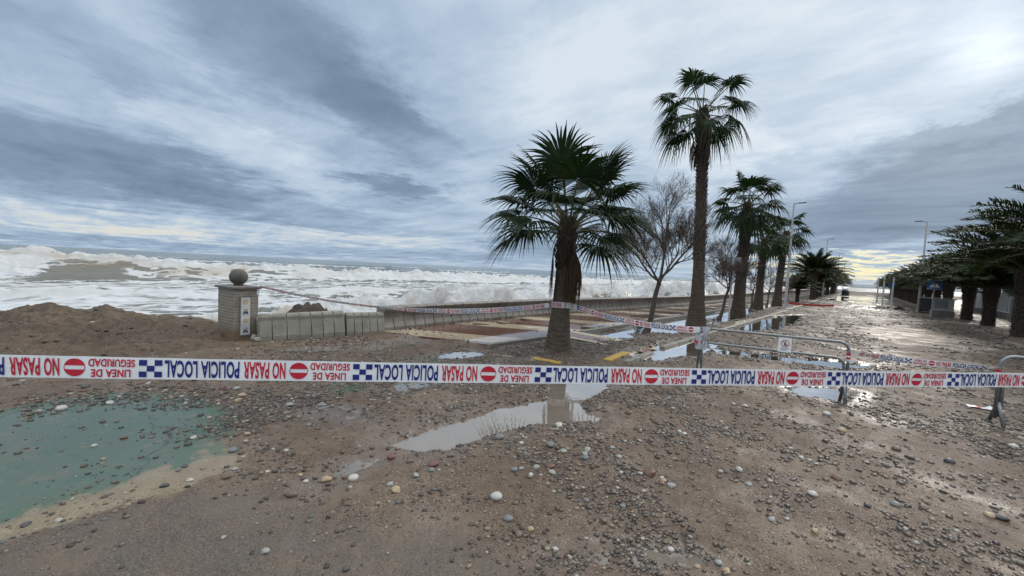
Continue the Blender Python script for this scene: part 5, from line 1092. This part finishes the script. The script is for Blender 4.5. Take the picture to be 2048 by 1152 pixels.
# the other gravel: far too much to count
def zones(x, y):
    d = np.ones(x.shape); d *= 1-.90*ss(sdf(x, y, GREEN), -.25, .25); d *= 1-.75*ss(sdf(x, y, TANP), -.1, .1); d *= 1-.80*ss(sdf(x, y, ASPH), -.3, .3)
    d *= .20+.95*ss(fbm(x*.55, y*.55, 201), .40, .62); d *= .22+.95*ss(fbm(x*2.2, y*2.2, 203), .40, .62); d *= 1-.9*(pud_mask(x, y) > .93)
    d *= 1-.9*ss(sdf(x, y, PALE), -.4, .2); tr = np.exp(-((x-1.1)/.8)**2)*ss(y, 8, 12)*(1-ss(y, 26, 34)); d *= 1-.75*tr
    d = np.where(sdf(x, y, PROM_POLY) > .15, np.where(y < 6.0, .25, .006), d); d = np.where((x < -9.2) & (y > -9) & (y < 3), .0, d); d = np.where(x > 4.4, d*.25, d); d = np.where(x < -9.6, 0, d)
    ridge_ = np.exp(-(sdf(x, y, GREEN)/.35)**2)*(y > -.5)*(x < -5.5); d = np.maximum(d, .8*ridge_)
    return d
def gravel(n, r0, r1, s0, s1, base, faces, nshape, seed, power=1.0):
    r = np.random.default_rng(seed); rad = np.exp(r.uniform(math.log(r0), math.log(r1), n*8)); a = np.radians(r.uniform(-104, 24, n*8)); x, y = rad*np.sin(a), rad*np.cos(a)
    k = r.uniform(0, 1, len(x)) < zones(x, y); x, y, rad = x[k][:n], y[k][:n], rad[k][:n]
    sz = s0*(s1/s0)**(r.uniform(0, 1, len(x))**2.2)*(1+power*np.log(rad/r0)*.45)
    ok = np.ones(len(x), bool)
    for tx_, ty_, ts in taken: ok &= np.hypot(x-tx_, y-ty_) > ts*.6
    x, y, sz = x[ok], y[ok], sz[ok]; h = np.where((sdf(x, y, PROM_POLY) > .1), np.maximum(ground_h(x, y), .10), ground_h(x, y)); Vs, Fs, off = [], [], 0
    for q in range(nshape):
        s_ = slice(q, None, nshape); b_ = pebble_shape(base, seed*50+q, .46, .24); m = len(x[s_])
        C = np.stack([x[s_], y[s_], h[s_]+sz[s_]*.055], 1); S = np.stack([sz[s_]/2]*3, 1); V, F = scatter(C, S, r.uniform(0, 6.28, m), b_, faces); Vs.append(V); Fs.append(F+off); off += len(V)
    return np.concatenate(Vs), np.concatenate(Fs)
def bank_stones(n, seed):
    r = np.random.default_rng(seed); k = r.integers(0, len(BX), n*6); k = k[(BX[k] > -11.6) & (BX[k] < -8.9) & (BZ[k] > .04)][:n]; k = k[r.uniform(0, 1, len(k)) < .25+.9*ss(fbm(BX[k]*1.5, BY[k]*1.5, 301), .42, .6)]
    sz = .02*(4.5**(r.uniform(0, 1, len(k))**2.4)); b_ = pebble_shape(ICO1, 901, .6, .25)
    return scatter(np.stack([BX[k]+r.uniform(-.03,.03,len(k)), BY[k]+r.uniform(-.03,.03,len(k)), BZ[k]+sz*.05], 1), np.stack([sz/2]*3, 1), r.uniform(0, 6, len(k)), b_, ICO1F)
parts = [bank_stones(1500, 5), gravel(34000, 1.5, 7.5, .006, .042, ICO1, ICO1F, 6, 1), gravel(36000, 3.5, 18, .012, .060, ICO1, ICO1F, 6, 2), gravel(16000, 10, 60, .03, .11, OCT2, OCT2F, 5, 3)]
Vs, Fs, off = [], [], 0
for V, F in parts: Vs.append(V); Fs.append(F+off); off += len(V)
tag(mesh_obj('gravel', np.concatenate(Vs), np.concatenate(Fs), M_gravel, smooth=True), kind='stuff')
